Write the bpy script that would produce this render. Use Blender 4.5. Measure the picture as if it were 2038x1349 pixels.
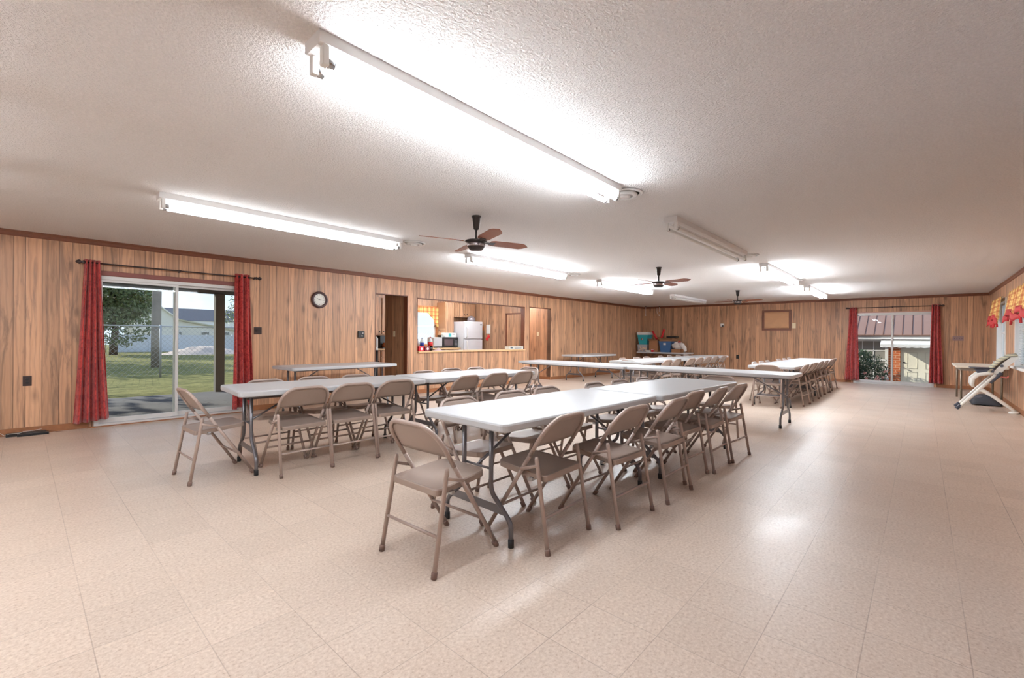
import bpy, bmesh, math, random
from mathutils import Vector, Matrix
random.seed(7)
PI = math.pi
SC = bpy.context.scene
COL = SC.collection
for o in list(bpy.data.objects):
    bpy.data.objects.remove(o)

# ------------------------------------------------------------------ camera
F_PX, CAM_H = 893.3, 1.2125
yaw, pitch, roll = 0.7396, -0.0028, 0.0086
v = Vector((math.cos(yaw)*math.cos(pitch), math.sin(yaw)*math.cos(pitch), math.sin(pitch)))
r = Vector((math.sin(yaw), -math.cos(yaw), 0)); u = r.cross(v)
r2 = r*math.cos(roll) + u*math.sin(roll); u2 = r2.cross(v)
cam = bpy.data.cameras.new('camera'); cam.sensor_width = 36; cam.lens = F_PX/2038*36
cam.clip_start = 0.05; cam.clip_end = 500
co = bpy.data.objects.new('camera', cam); COL.objects.link(co)
M = Matrix((( r2.x, u2.x, -v.x, 0), (r2.y, u2.y, -v.y, 0), (r2.z, u2.z, -v.z, CAM_H), (0, 0, 0, 1)))
co.matrix_world = M
SC.camera = co

# ------------------------------------------------------------------ light settings
LAMP = 46.0      # tube emission
SKY = 1.25
SUN = 4.6
SC.view_settings.view_transform = 'Standard'
SC.view_settings.look = 'None'
SC.view_settings.exposure = 0.4
SC.view_settings.gamma = 1.0
SC.view_settings.use_curve_mapping = False

w = bpy.data.worlds.new('sky'); SC.world = w; w.use_nodes = True
nt = w.node_tree; nt.nodes.clear()
out = nt.nodes.new('ShaderNodeOutputWorld'); bg = nt.nodes.new('ShaderNodeBackground')
tc = nt.nodes.new('ShaderNodeTexCoord'); sep = nt.nodes.new('ShaderNodeSeparateXYZ')
nt.links.new(tc.outputs['Generated'], sep.inputs[0])
cr = nt.nodes.new('ShaderNodeValToRGB'); nt.links.new(sep.outputs['Z'], cr.inputs[0])
cr.color_ramp.elements[0].position = 0.0; cr.color_ramp.elements[0].color = (.66, .78, .92, 1)
cr.color_ramp.elements[1].position = 0.55; cr.color_ramp.elements[1].color = (.18, .36, .75, 1)
nz = nt.nodes.new('ShaderNodeTexNoise'); nz.inputs['Scale'].default_value = 5; nz.inputs['Detail'].default_value = 6
mp = nt.nodes.new('ShaderNodeMapping'); mp.inputs['Scale'].default_value = (1, 1, 3)
nt.links.new(tc.outputs['Generated'], mp.inputs[0]); nt.links.new(mp.outputs[0], nz.inputs[0])
cr2 = nt.nodes.new('ShaderNodeValToRGB'); nt.links.new(nz.outputs[0], cr2.inputs[0])
cr2.color_ramp.elements[0].position = .46; cr2.color_ramp.elements[1].position = .66
mx = nt.nodes.new('ShaderNodeMixRGB'); nt.links.new(cr2.outputs[0], mx.inputs[0])
nt.links.new(cr.outputs[0], mx.inputs[1]); mx.inputs[2].default_value = (.9, .92, .95, 1)
nt.links.new(mx.outputs[0], bg.inputs[0]); bg.inputs[1].default_value = SKY
nt.links.new(bg.outputs[0], out.inputs[0])

sl = bpy.data.lights.new('sun', 'SUN'); sl.energy = SUN; sl.angle = .009; sl.color = (1, .93, .82)
so = bpy.data.objects.new('sun', sl); COL.objects.link(so)
so.rotation_euler = Vector((.35, -.80, -.47)).to_track_quat('-Z', 'Y').to_euler()
so.location = (-5, 12, 9)

# ------------------------------------------------------------------ materials
def srgb(r_, g_, b_):
    f = lambda c: (c/255/12.92) if c/255 <= .04045 else ((c/255+.055)/1.055)**2.4
    return (f(r_), f(g_), f(b_), 1)
class NT:
    def __init__(s, name):
        s.m = bpy.data.materials.new(name); s.m.use_nodes = True
        s.t = s.m.node_tree; s.t.nodes.clear()
        s.out = s.n('ShaderNodeOutputMaterial'); s.b = s.n('ShaderNodeBsdfPrincipled')
        s.l(s.b.outputs[0], s.out.inputs[0])
    def n(s, k, **kw):
        x = s.t.nodes.new(k)
        for a, b in kw.items(): setattr(x, a, b)
        return x
    def l(s, a, b): s.t.links.new(a, b)
    def math(s, op, a, b=0.0, c=None):
        x = s.n('ShaderNodeMath', operation=op)
        for i, q in enumerate((a, b, c)):
            if q is None: continue
            if isinstance(q, (int, float)): x.inputs[i].default_value = q
            else: s.l(q, x.inputs[i])
        return x.outputs[0]
    def mix(s, f, a, b, mode='MIX'):
        x = s.n('ShaderNodeMixRGB', blend_type=mode)
        for i, q in enumerate((f, a, b)):
            if isinstance(q, (int, float)): x.inputs[i].default_value = q
            elif isinstance(q, tuple): x.inputs[i].default_value = q
            else: s.l(q, x.inputs[i])
        return x.outputs[0]
    def ramp(s, f, stops, interp='LINEAR'):
        x = s.n('ShaderNodeValToRGB'); c = x.color_ramp; c.interpolation = interp
        while len(c.elements) < len(stops): c.elements.new(.5)
        for e, (p, col) in zip(c.elements, stops):
            e.position = p; e.color = col if isinstance(col, tuple) else (col, col, col, 1)
        s.l(f, x.inputs[0]); return x.outputs[0]
    def noise(s, vec, scale, detail=3, rough=.5, dist=0):
        x = s.n('ShaderNodeTexNoise'); x.inputs['Scale'].default_value = scale
        x.inputs['Detail'].default_value = detail; x.inputs['Roughness'].default_value = rough
        x.inputs['Distortion'].default_value = dist
        s.l(vec, x.inputs['Vector']); return x.outputs[0]
    def bump(s, h, st, dist=.01):
        x = s.n('ShaderNodeBump'); x.inputs['Strength'].default_value = st; x.inputs['Distance'].default_value = dist
        s.l(h, x.inputs['Height']); s.l(x.outputs[0], s.b.inputs['Normal'])
    def xyz(s, kind='Object'):
        t = s.n('ShaderNodeTexCoord'); p = s.n('ShaderNodeSeparateXYZ'); s.l(t.outputs[kind], p.inputs[0])
        return t.outputs[kind], p.outputs
    def comb(s, a, b, c):
        x = s.n('ShaderNodeCombineXYZ')
        for i, q in enumerate((a, b, c)):
            if isinstance(q, (int, float)): x.inputs[i].default_value = q
            else: s.l(q, x.inputs[i])
        return x.outputs[0]
    def base(s, q, rough=.5, metal=0, spec=.5):
        if isinstance(q, tuple): s.b.inputs['Base Color'].default_value = q
        else: s.l(q, s.b.inputs['Base Color'])
        s.b.inputs['Roughness'].default_value = rough; s.b.inputs['Metallic'].default_value = metal
        s.b.inputs['Specular IOR Level'].default_value = spec
        return s.m

_mc = {}
def plain(name, rgb, rough=.5, metal=0, var=.06, scale=8, spec=.5, bump=0):
    if name in _mc: return _mc[name]
    N = NT(name); o, p = N.xyz(); c = srgb(*rgb)
    nz_ = N.noise(o, scale, 4)
    c1 = tuple(min(1, x*(1+var)) for x in c[:3]) + (1,); c0 = tuple(x*(1-var) for x in c[:3]) + (1,)
    N.base(N.mix(nz_, c0, c1), rough, metal, spec)
    if bump: N.bump(N.noise(o, scale*20, 2), bump, .002)
    _mc[name] = N.m; return N.m

def wood_panel(name, axis, tint=1.0, off=0.0, grooves=True):
    N = NT(name); o, p = N.xyz()
    uu = p['X'] if axis == 'x' else p['Y']; zz = p['Z']
    q = N.math('ADD', N.math('DIVIDE', uu, 1.2192), off)
    pan = N.math('FLOOR', q); uf = N.math('SUBTRACT', q, pan)
    pos = [.035, .15, .27, .365, .52, .605, .735, .86, .955]
    st = [(0, 0.0)]
    for x in pos: st += [(x-.0042, 0.0), (x, 1.0), (x+.0042, 0.0)]
    g = N.ramp(uf, st)
    rnd = [.50, .85, .35, .72, .55, .95, .42, .78, .30, .62]
    pl = N.ramp(uf, list(zip([0]+pos, rnd)), 'CONSTANT')
    pid = N.math('ADD', N.math('MULTIPLY', pl, 37.0), N.math('MULTIPLY', pan, 5.31))
    vec = N.comb(N.math('MULTIPLY', uu, 9.0), pid, N.math('MULTIPLY', zz, .75))
    big = N.noise(vec, 1.0, 5, .62, 1.4)
    fine = N.noise(N.comb(N.math('MULTIPLY', uu, 70.0), pid, N.math('MULTIPLY', zz, 2.2)), 1.0, 4, .6, .5)
    wv = N.n('ShaderNodeTexWave', wave_type='BANDS', bands_direction='X'); wv.inputs['Scale'].default_value = 3.2
    wv.inputs['Distortion'].default_value = 9; wv.inputs['Detail'].default_value = 3; wv.inputs['Detail Scale'].default_value = .7
    N.l(N.comb(N.math('MULTIPLY', uu, 2.0), pid, N.math('MULTIPLY', zz, .6)), wv.inputs['Vector'])
    A = srgb(222, 176, 140); B = srgb(190, 140, 104); Cc = srgb(112, 78, 60)
    col = N.mix(fine, B, A)
    col = N.mix(N.math('MULTIPLY', N.ramp(wv.outputs[0], [(0, 0.0), (.6, .1), (1, 1.0)]), .24), col, Cc)
    streak = N.ramp(big, [(.0, 0.0), (.52, 0.0), (.62, .8), (.8, 1.0)])
    col = N.mix(N.math('MULTIPLY', streak, .62), col, srgb(100, 78, 66))
    vo = N.n('ShaderNodeTexVoronoi'); vo.inputs['Scale'].default_value = 1.0
    N.l(N.comb(N.math('MULTIPLY', uu, 5.0), N.math('MULTIPLY', pan, 3.7), N.math('MULTIPLY', zz, 1.9)), vo.inputs['Vector'])
    kn = N.ramp(vo.outputs['Distance'], [(0, 1.0), (.08, .85), (.15, .3), (.25, 0.0)])
    col = N.mix(N.math('MULTIPLY', kn, .6), col, srgb(78, 52, 40))
    tn = N.ramp(pl, [(.3, .78), (.95, 1.10)])
    col = N.mix(1.0, col, tn, 'MULTIPLY')
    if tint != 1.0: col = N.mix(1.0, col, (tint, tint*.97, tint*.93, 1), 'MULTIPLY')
    if grooves: col = N.mix(N.math('MULTIPLY', g, .9), col, srgb(46, 24, 16))
    N.base(col, .42, 0, .5)
    h = N.math('SUBTRACT', N.math('MULTIPLY', fine, .15), g if grooves else 0.0)
    N.bump(h, .35, .004)
    return N.m

MX = wood_panel('wood_paneling_x', 'x'); MY = wood_panel('wood_paneling_y', 'y', .93, .31)
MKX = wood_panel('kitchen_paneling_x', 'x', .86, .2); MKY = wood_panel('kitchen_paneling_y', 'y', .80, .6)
MDOOR = wood_panel('door_veneer', 'y', .92, .1, False)
MTRIM = plain('dark_wood_trim', (112, 62, 38), .4, 0, .25, 30)
MBASE = plain('baseboard_wood', (150, 98, 62), .45, 0, .25, 25)
MMAROON = plain('maroon_trim', (132, 78, 70), .5, 0, .1)
MWHITE = plain('white_paint', (228, 226, 222), .45, 0, .03)
MALU = plain('white_aluminium', (215, 213, 210), .35, .1, .03)

def ceiling_mat():
    N = NT('popcorn_ceiling'); o, p = N.xyz()
    a = N.noise(o, 75, 3, .6); b = N.noise(o, .5, 2)
    c = N.mix(b, srgb(248, 243, 240), srgb(251, 247, 244))
    c = N.mix(N.ramp(a, [(.3, 0.0), (.7, 1.0)]), N.mix(1.0, c, (.90, .90, .90, 1), 'MULTIPLY'), c)
    N.base(c, .9, 0, .2); N.bump(N.ramp(a, [(.35, 0.0), (.65, 1.0)]), .75, .012); return N.m
def floor_mat():
    N = NT('vinyl_tile_floor'); o, p = N.xyz(); S = .3126
    X = N.math('DIVIDE', N.math('SUBTRACT', p['X'], .1946), S); Y = N.math('DIVIDE', N.math('ADD', p['Y'], .1494), S)
    ix, iy = N.math('FLOOR', X), N.math('FLOOR', Y)
    fx, fy = N.math('SUBTRACT', X, ix), N.math('SUBTRACT', Y, iy)
    dx = N.math('MINIMUM', fx, N.math('SUBTRACT', 1.0, fx)); dy = N.math('MINIMUM', fy, N.math('SUBTRACT', 1.0, fy))
    seam = N.ramp(N.math('MINIMUM', dx, dy), [(0, 1.0), (.003, 1.0), (.008, 0.0)])
    wn = N.n('ShaderNodeTexWhiteNoise'); N.l(N.comb(ix, iy, 0.0), wn.inputs['Vector'])
    sp = N.noise(o, 70, 4, .7); sp2 = N.noise(o, 28, 3, .6); bigp = N.noise(o, .8, 3)
    c = N.mix(N.ramp(sp, [(.35, 0.0), (.65, 1.0)]), srgb(194, 173, 156), srgb(222, 206, 191))
    c = N.mix(N.math('MULTIPLY', N.ramp(sp, [(.0, 1.0), (.33, .9), (.38, 0.0)]), .5), c, srgb(150, 122, 104))
    c = N.mix(N.math('MULTIPLY', N.ramp(sp2, [(.6, 0.0), (.68, 1.0)]), .35), c, srgb(232, 216, 196))
    c = N.mix(1.0, c, N.ramp(wn.outputs['Value'], [(0, .94), (1, 1.03)]), 'MULTIPLY')
    c = N.mix(N.math('MULTIPLY', bigp, .18), c, srgb(190, 150, 120))
    c = N.mix(N.math('MULTIPLY', seam, N.ramp(N.noise(o, .7, 2), [(.35, .08), (.65, .6)])), c, srgb(120, 98, 84))
    N.base(c, .3, 0, .5)
    rg = N.ramp(N.noise(o, 2.2, 4, .6), [(.3, .30), (.7, .42)]); N.l(rg, N.b.inputs['Roughness'])
    N.bump(N.math('SUBTRACT', N.math('MULTIPLY', N.noise(o, 6, 3), .6), seam), .10, .01); return N.m
def emit(name, col, s):
    N = NT(name); e = N.n('ShaderNodeEmission'); e.inputs[0].default_value = col; e.inputs[1].default_value = s
    N.l(e.outputs[0], N.out.inputs[0]); return N.m
def glass():
    N = NT('window_glass'); t = N.n('ShaderNodeBsdfTransparent'); t.inputs[0].default_value = (.95, .97, .96, 1)
    g = N.n('ShaderNodeBsdfGlossy'); g.inputs['Roughness'].default_value = .01
    f = N.n('ShaderNodeLayerWeight'); f.inputs['Blend'].default_value = .5; m = N.n('ShaderNodeMixShader'); ff = N.math('MULTIPLY_ADD', N.math('POWER', f.outputs['Facing'], 5.0), .4, .012)
    N.l(ff, m.inputs[0]); N.l(t.outputs[0], m.inputs[1]); N.l(g.outputs[0], m.inputs[2]); N.l(m.outputs[0], N.out.inputs[0])
    return N.m
def curtain_mat():
    N = NT('red_damask'); o, p = N.xyz()
    a = N.noise(o, 13, 4, .6, 1.5)
    c = N.mix(N.ramp(a, [(.42, 0.0), (.55, 1.0)]), srgb(150, 36, 38), srgb(190, 66, 60))
    N.base(c, .75, 0, .3); N.b.inputs['Sheen Weight'].default_value = .3
    return N.m
def plaid_mat():
    N = NT('orange_plaid'); o, p = N.xyz()
    a = N.math('FRACT', N.math('MULTIPLY', p['X'], 7.0)); b = N.math('FRACT', N.math('MULTIPLY', p['Z'], 9.0))
    sa = N.ramp(a, [(0, 1.0), (.45, 1.0), (.46, 0.0), (.7, 0.0), (.71, .5), (.8, 0.0)], 'CONSTANT')
    sb = N.ramp(b, [(0, 1.0), (.35, 1.0), (.36, 0.0), (.7, 0.0), (.71, .5), (.8, 0.0)], 'CONSTANT')
    c = N.mix(N.math('MULTIPLY', sa, .6), srgb(236, 205, 130), srgb(190, 70, 40))
    c = N.mix(N.math('MULTIPLY', sb, .5), c, srgb(170, 60, 35)); N.base(c, .8, 0, .2); return N.m
def brick_mat():
    N = NT('orange_brick'); o, p = N.xyz(); b = N.n('ShaderNodeTexBrick')
    b.inputs['Scale'].default_value = 1; b.inputs['Brick Width'].default_value = .2; b.inputs['Row Height'].default_value = .075
    b.inputs['Mortar Size'].default_value = .008
    b.inputs['Color1'].default_value = srgb(205, 112, 66); b.inputs['Color2'].default_value = srgb(186, 96, 58); b.inputs['Mortar'].default_value = srgb(214, 170, 140)
    N.l(N.comb(p['Y'], p['Z'], 0.0), b.inputs['Vector']); N.base(b.outputs[0], .9); return N.m
def grass_mat():
    N = NT('lawn'); o, p = N.xyz(); a = N.noise(o, 3, 6, .7); b = N.noise(o, .35, 3)
    c = N.mix(N.ramp(a, [(.35, 0.0), (.65, 1.0)]), srgb(74, 82, 46), srgb(146, 142, 88)); c = N.mix(N.ramp(N.noise(o, 7, 4, .7), [(.6, 0.0), (.68, .8)]), c, srgb(96, 74, 54)); c = N.mix(N.math('MULTIPLY', b, .5), c, srgb(160, 150, 96))
    N.base(c, .95, 0, .1); N.bump(N.noise(o, 30, 4), .6, .05); return N.m
def leaf_mat(name, a, b):
    N = NT(name); o, p = N.xyz(); N.base(N.mix(N.noise(o, 6, 2), srgb(*a), srgb(*b)), .55, 0, .4)
    N.b.inputs['Transmission Weight'].default_value = 0; return N.m
MCEIL, MFLOOR = ceiling_mat(), floor_mat()
MGLASS = glass(); MCURT = curtain_mat(); MPLAID = plaid_mat(); MBRICK = brick_mat(); MGRASS = grass_mat()
MTUBE = emit('lit_tube', (.86, .93, 1, 1), LAMP)
MTUBEBR = emit('bright_tube', (.86, .93, 1, 1), LAMP*2.1)
MTUBEDIM = emit('dim_tube', (.90, .95, 1, 1), 9.0)
MTUBEOFF = plain('unlit_tube', (226, 222, 215), .3, 0, .02)
MFIX = plain('fixture_enamel', (226, 224, 222), .35, 0, .03)
MTAUPE = plain('taupe_enamel', (172, 153, 143), .36, .15, .05, 12)
MTAUPE2 = plain('taupe_seat_enamel', (154, 136, 125), .42, .1, .06, 10)
MSTEEL = plain('chair_steel', (170, 170, 172), .25, .9, .05)
MRUB = plain('brown_rubber', (128, 104, 94), .6)
MTOP = plain('white_plastic_top', (196, 197, 199), .38, 0, .03, 3, .5, .05)
MLEG = plain('grey_steel_leg', (118, 116, 120), .32, .6, .06)
MBLKR = plain('black_rubber', (26, 26, 28), .6)
MBLK = plain('black_plastic', (24, 24, 26), .35)
MDKM = plain('dark_bronze', (60, 54, 52), .28, .7, .1)
MBLADE = plain('fan_blade_wood', (128, 66, 36), .35, 0, .25, 30)
MIVORY = plain('ivory_plastic', (226, 212, 178), .4)
MBRN = plain('brown_plate', (56, 42, 40), .35, .2)
MCONC = plain('patio_concrete', (150, 150, 152), .85, 0, .15, 2)
def slab_mat():
    N = NT('patio_slab'); o, p = N.xyz(); a = N.noise(o, 1.6, 5, .6); d = N.noise(o, 9, 3, .6)
    c = N.mix(a, srgb(92, 92, 96), srgb(128, 126, 126)); c = N.mix(N.ramp(d, [(.66, 0.0), (.70, 1.0)]), c, srgb(52, 46, 42)); N.base(c, .9, 0, .2); return N.m
MSLAB = slab_mat()
MCOUNT = plain('maple_counter', (222, 186, 140), .35, 0, .08, 20)

# ------------------------------------------------------------------ mesh builder
class MB:
    def __init__(s, org=(0, 0, 0)):
        s.bm = bmesh.new(); s.o = Vector(org); s.mi = 0
    def _f(s, faces, sm=False):
        for f in faces: f.material_index = s.mi; f.smooth = sm
    def V(s, p): return s.bm.verts.new(Vector(p) - s.o)
    def face(s, pts, sm=False):
        f = s.bm.faces.new([s.V(p) for p in pts]); s._f([f], sm); return s
    def box(s, a, b, bev=0, rot=None, piv=None):
        a, b = Vector(a), Vector(b)
        c = (a+b)/2; d = b-a
        mt = Matrix.Translation(c - s.o) @ Matrix.Diagonal((abs(d.x), abs(d.y), abs(d.z), 1))
        g = bmesh.ops.create_cube(s.bm, size=1, matrix=mt)
        vs = g['verts']; fs = {f for x in vs for f in x.link_faces}
        if bev:
            es = list({e for x in vs for e in x.link_edges})
            h = bmesh.ops.bevel(s.bm, geom=es, offset=bev, segments=2, affect='EDGES', profile=.5)
            fs = set(h['faces']) | {f for f in fs if f.is_valid}
            vs = list({x for f in fs for x in f.verts})
        s._f(fs)
        if rot is not None:
            p = Vector(piv if piv is not None else c) - s.o
            bmesh.ops.transform(s.bm, matrix=Matrix.Translation(p) @ rot.to_4x4() @ Matrix.Translation(-p), verts=vs)
        return s
    def tube(s, pts, rad, n=10, closed=False, cap=True, flat=None):
        pts = [Vector(p) for p in pts]; rings = []; N_ = len(pts)
        rads = rad if isinstance(rad, (list, tuple)) else [rad]*N_
        nrm = None
        for i, p in enumerate(pts):
            if closed: t = (pts[(i+1) % N_] - pts[i-1])
            else: t = pts[min(i+1, N_-1)] - pts[max(i-1, 0)]
            t.normalize()
            if nrm is None:
                nrm = t.orthogonal().normalized()
                if abs(t.z) < .9: nrm = (Vector((0, 0, 1)) - t*t.z).normalized()
            else: nrm = (nrm - t*nrm.dot(t)).normalized()
            bi = t.cross(nrm)
            k = 1.0
            if 0 < i < N_-1 or closed:
                a_ = (pts[i]-pts[i-1]).normalized(); b_ = (pts[(i+1) % N_]-pts[i]).normalized()
                k = 1.0/max(.5, math.sqrt(max(0, (1+a_.dot(b_))/2)))
            fl = flat or 1.0
            rings.append([s.V(p + nrm*math.cos(2*PI*j/n)*rads[i] + bi*math.sin(2*PI*j/n)*rads[i]*fl) for j in range(n)])
        fs = []
        m = N_ if closed else N_-1
        for i in range(m):
            A, B = rings[i], rings[(i+1) % N_]
            for j in range(n): fs.append(s.bm.faces.new((A[j], A[(j+1) % n], B[(j+1) % n], B[j])))
        s._f(fs, True)
        if cap and not closed:
            s._f([s.bm.faces.new(list(reversed(rings[0]))), s.bm.faces.new(rings[-1])])
        return s
    def cyl(s, a, b, rad, n=16): return s.tube([a, b], rad, n)
    def lathe(s, c, prof, n=24, ax='z', cap=True):
        c = Vector(c); rings = []
        for (rr, h) in prof:
            ring = []
            for j in range(n):
                a = 2*PI*j/n; x, y = rr*math.cos(a), rr*math.sin(a)
                d = {'z': (x, y, h), 'y': (x, h, y), 'x': (h, x, y)}[ax]
                ring.append(s.V(c + Vector(d)))
            rings.append(ring)
        fs = []
        for A, B in zip(rings, rings[1:]):
            for j in range(n): fs.append(s.bm.faces.new((A[j], A[(j+1) % n], B[(j+1) % n], B[j])))
        s._f(fs, True)
        if cap: s._f([s.bm.faces.new(list(reversed(rings[0]))), s.bm.faces.new(rings[-1])])
        return s
    def prism(s, poly, d, bev=0):
        """poly: list of 3-D points (planar); d: extrusion vector"""
        d = Vector(d); A = [s.V(p) for p in poly]; B = [s.V(Vector(p)+d) for p in poly]; n = len(A)
        fs = [s.bm.faces.new(list(reversed(A))), s.bm.faces.new(B)]
        for i in range(n): fs.append(s.bm.faces.new((A[i], A[(i+1) % n], B[(i+1) % n], B[i])))
        s._f(fs); return s
    def grid(s, fn, nu, nv, sm=True):
        g = [[s.V(fn(i/nu, j/nv)) for j in range(nv+1)] for i in range(nu+1)]
        fs = [s.bm.faces.new((g[i][j], g[i+1][j], g[i+1][j+1], g[i][j+1])) for i in range(nu) for j in range(nv)]
        s._f(fs, sm); return s
    def build(s, name, mats, parent=None, loc=None):
        bmesh.ops.recalc_face_normals(s.bm, faces=s.bm.faces)
        me = bpy.data.meshes.new(name); s.bm.to_mesh(me); s.bm.free()
        for m in (mats if isinstance(mats, (list, tuple)) else [mats]): me.materials.append(m)
        o = bpy.data.objects.new(name, me); COL.objects.link(o)
        if parent is not None: o.parent = parent
        else: o.location = s.o if loc is None else loc
        return o
def solid(o, t, off=0):
    m = o.modifiers.new('thick', 'SOLIDIFY'); m.thickness = t; m.offset = off; return o
def tag(o, label, cat, group=None, kind=None):
    o['label'] = label; o['category'] = cat
    if group: o['group'] = group
    if kind: o['kind'] = kind
    return o
def thing(name, label, cat, loc=(0, 0, 0), rz=0, group=None):
    o = bpy.data.objects.new(name, None); COL.objects.link(o); o.empty_display_size = .1
    o.location = loc; o.rotation_euler = (0, 0, rz); return tag(o, label, cat, group)
def struct(o): o['kind'] = 'structure'; return o
def dup(root, loc, rz, label, group=None, cat=None):
    q = root.copy(); COL.objects.link(q); q.location = loc; q.rotation_euler = (0, 0, rz); q['label'] = label
    if group: q['group'] = group
    for ch in list(root.children):
        c = ch.copy(); COL.objects.link(c); c.parent = q
        for g in list(ch.children):
            d = g.copy(); COL.objects.link(d); d.parent = c
    return q
def Rz(a): return Matrix.Rotation(a, 3, 'Z')
def Rx(a): return Matrix.Rotation(a, 3, 'X')
def Ry(a): return Matrix.Rotation(a, 3, 'Y')

# ------------------------------------------------------------------ room shell
W, L, CH, YR, XB = 7.96, 16.27, 2.44, -1.25, -5.0
KX0, KX1, KY = 3.6, 9.25, 10.3        # kitchen
struct(MB().box((XB-.1, YR-.12, -.1), (L+.12, W+.0, 0)).build('floor', MFLOOR))
struct(MB().box((XB-.1, YR-.12, CH), (L+.12, 11.4, CH+.1)).build('ceiling', MCEIL))
kf = MB().box((KX0, W, -.1), (KX1+.1, KY+.1, 0)); kf.box((KX1+.1, W, -.1), (10.6, 11.35, 0)); struct(kf.build('floor_kitchen', MFLOOR))
T = .12
m = MB()
def seg(x0, x1, z0=0, z1=CH): m.box((x0, W, z0), (x1, W+T, z1))
seg(XB, .65); seg(.65, 2.38, 1.98); seg(2.38, 4.728); seg(4.728, 5.466, 2.07); seg(5.466, 5.72)
seg(5.72, 9.22, 0, .87); seg(5.72, 9.22, 2.05); seg(9.22, 9.43); seg(9.43, 10.387, 2.062); seg(10.387, L+T)
struct(m.build('wall_left', MX))
m = MB()
m.box((L, 1.45, 0), (L+T, W, CH)).box((L, -.25, 2.0), (L+T, 1.45, CH)).box((L, YR-T, 0), (L+T, -.25, CH))
struct(m.build('wall_far', MY))
m = MB()
W1 = (13.35, 14.65, .78, 2.05); W2 = (9.7, 12.0, .78, 2.05); W3 = (1.0, 3.4, .78, 2.05)
m.box((XB, YR-T, 0), (L, YR, W1[2])).box((XB, YR-T, W1[3]), (L, YR, CH))
for a, b in ((XB, W3[0]), (W3[1], W2[0]), (W2[1], W1[0]), (W1[1], L)): m.box((a, YR-T, W1[2]), (b, YR, W1[3]))
struct(m.build('wall_right', MX))
struct(MB().box((XB-T, YR-T, 0), (XB, W+T, CH)).build('wall_back', MY))
# kitchen walls
m = MB(); m.box((KX0, KY, 0), (7.28, KY+T, CH)).box((8.06, KY, 0), (KX1+T, KY+T, CH)).box((7.28, KY, 0), (8.06, KY+T, 1.0)).box((7.28, KY, 2.03), (8.06, KY+T, CH))
struct(m.build('wall_kitchen_back', MKX))
m = MB(); m.box((KX1, W+T, 0), (KX1+.1, KY, CH)); m.box((KX0-T, W+T, 0), (KX0, KY+T, CH)); struct(m.build('wall_kitchen_side', MKY))
struct(MB().box((5.466, W+T, 0), (5.566, 8.81, CH)).build('wall_kitchen_partition', MKY))
m = MB(); m.box((10.387, W+T, 0), (10.49, 11.3, CH)).box((9.35, W+T, 0), (9.42, 11.3, CH)); struct(m.build('wall_hall', MY))
struct(MB().box((9.35, 11.3, 0), (10.49, 11.4, CH)).build('wall_hall_back', MKX))

# crown mouldings, baseboards, trims
def crown(name, p0, p1, d):
    p0, p1, d = Vector(p0), Vector(p1), Vector(d)
    prof = [(0, 0), (.028, 0), (.028, -.016), (.018, -.03), (.012, -.06), (.0, -.07)]
    poly = [p0 + d*a + Vector((0, 0, CH+b)) for a, b in prof]
    return struct(MB().prism(poly, p1-p0).build(name, MTRIM))
crown('trim_1', (XB, W, 0), (L, W, 0), (0, -1, 0))
crown('trim_2', (L, W, 0), (L, YR, 0), (-1, 0, 0))
crown('trim_3', (L, YR, 0), (XB, YR, 0), (0, 1, 0))
m = MB()
for a, b in ((XB, .6), (2.45, 4.70), (5.50, 9.42), (10.40, L)): m.box((a, W-.014, 0), (b, W, .085), .003)
struct(m.build('baseboard_left', MBASE))
m = MB()
for a, b in ((1.5, W), (YR, -.3)): m.box((L-.014, a, 0), (L, b, .085), .003)
struct(m.build('baseboard_far', MBASE))
struct(MB().box((XB, YR, 0), (L, YR+.014, .085)).build('baseboard_right', MBASE))
struct(MB().box((10.373, W, 0), (10.387, 11.3, .085)).build('baseboard_hall', MBASE))
# opening trims
def frame3(name, x0, x1, z, mat, w_=.06, t=.018, bottom=0):
    m = MB(); m.box((x0-w_, W-t, bottom), (x0, W+T, z)).box((x1, W-t, bottom), (x1+w_, W+T, z)).box((x0-w_, W-t, z), (x1+w_, W+T, z+w_))
    return struct(m.build(name, mat))
m = MB(); m.box((4.718, W-.004, 0), (4.73, W+T, 2.07)).box((5.46, W-.004, 0), (5.472, W+T, 2.07)).box((4.718, W-.006, 2.06), (5.472, W+T, 2.076)); struct(m.build('trim_4', MTRIM))
m = MB(); m.box((9.42, W-.004, 0), (9.432, W+T, 2.06)).box((9.42, W-.006, 2.055), (10.39, W+T, 2.068)); struct(m.build('trim_5', MTRIM))
m = MB(); m.box((5.71, W-.006, 2.035), (9.23, W+T, 2.052)).box((9.212, W-.006, .9), (9.226, W+T, 2.04)).box((5.714, W-.006, .9), (5.726, W+T, 2.04)); struct(m.build('trim_6', MTRIM))
struct(MB().box((.60, W-.018, 1.985), (2.43, W, 2.045), .003).build('trim_7', MMAROON))
struct(MB().box((L-.012, -.3, 2.0), (L, 1.5, 2.03), .003).build('trim_8', plain('pinkish_trim', (196, 150, 132))))

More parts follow.
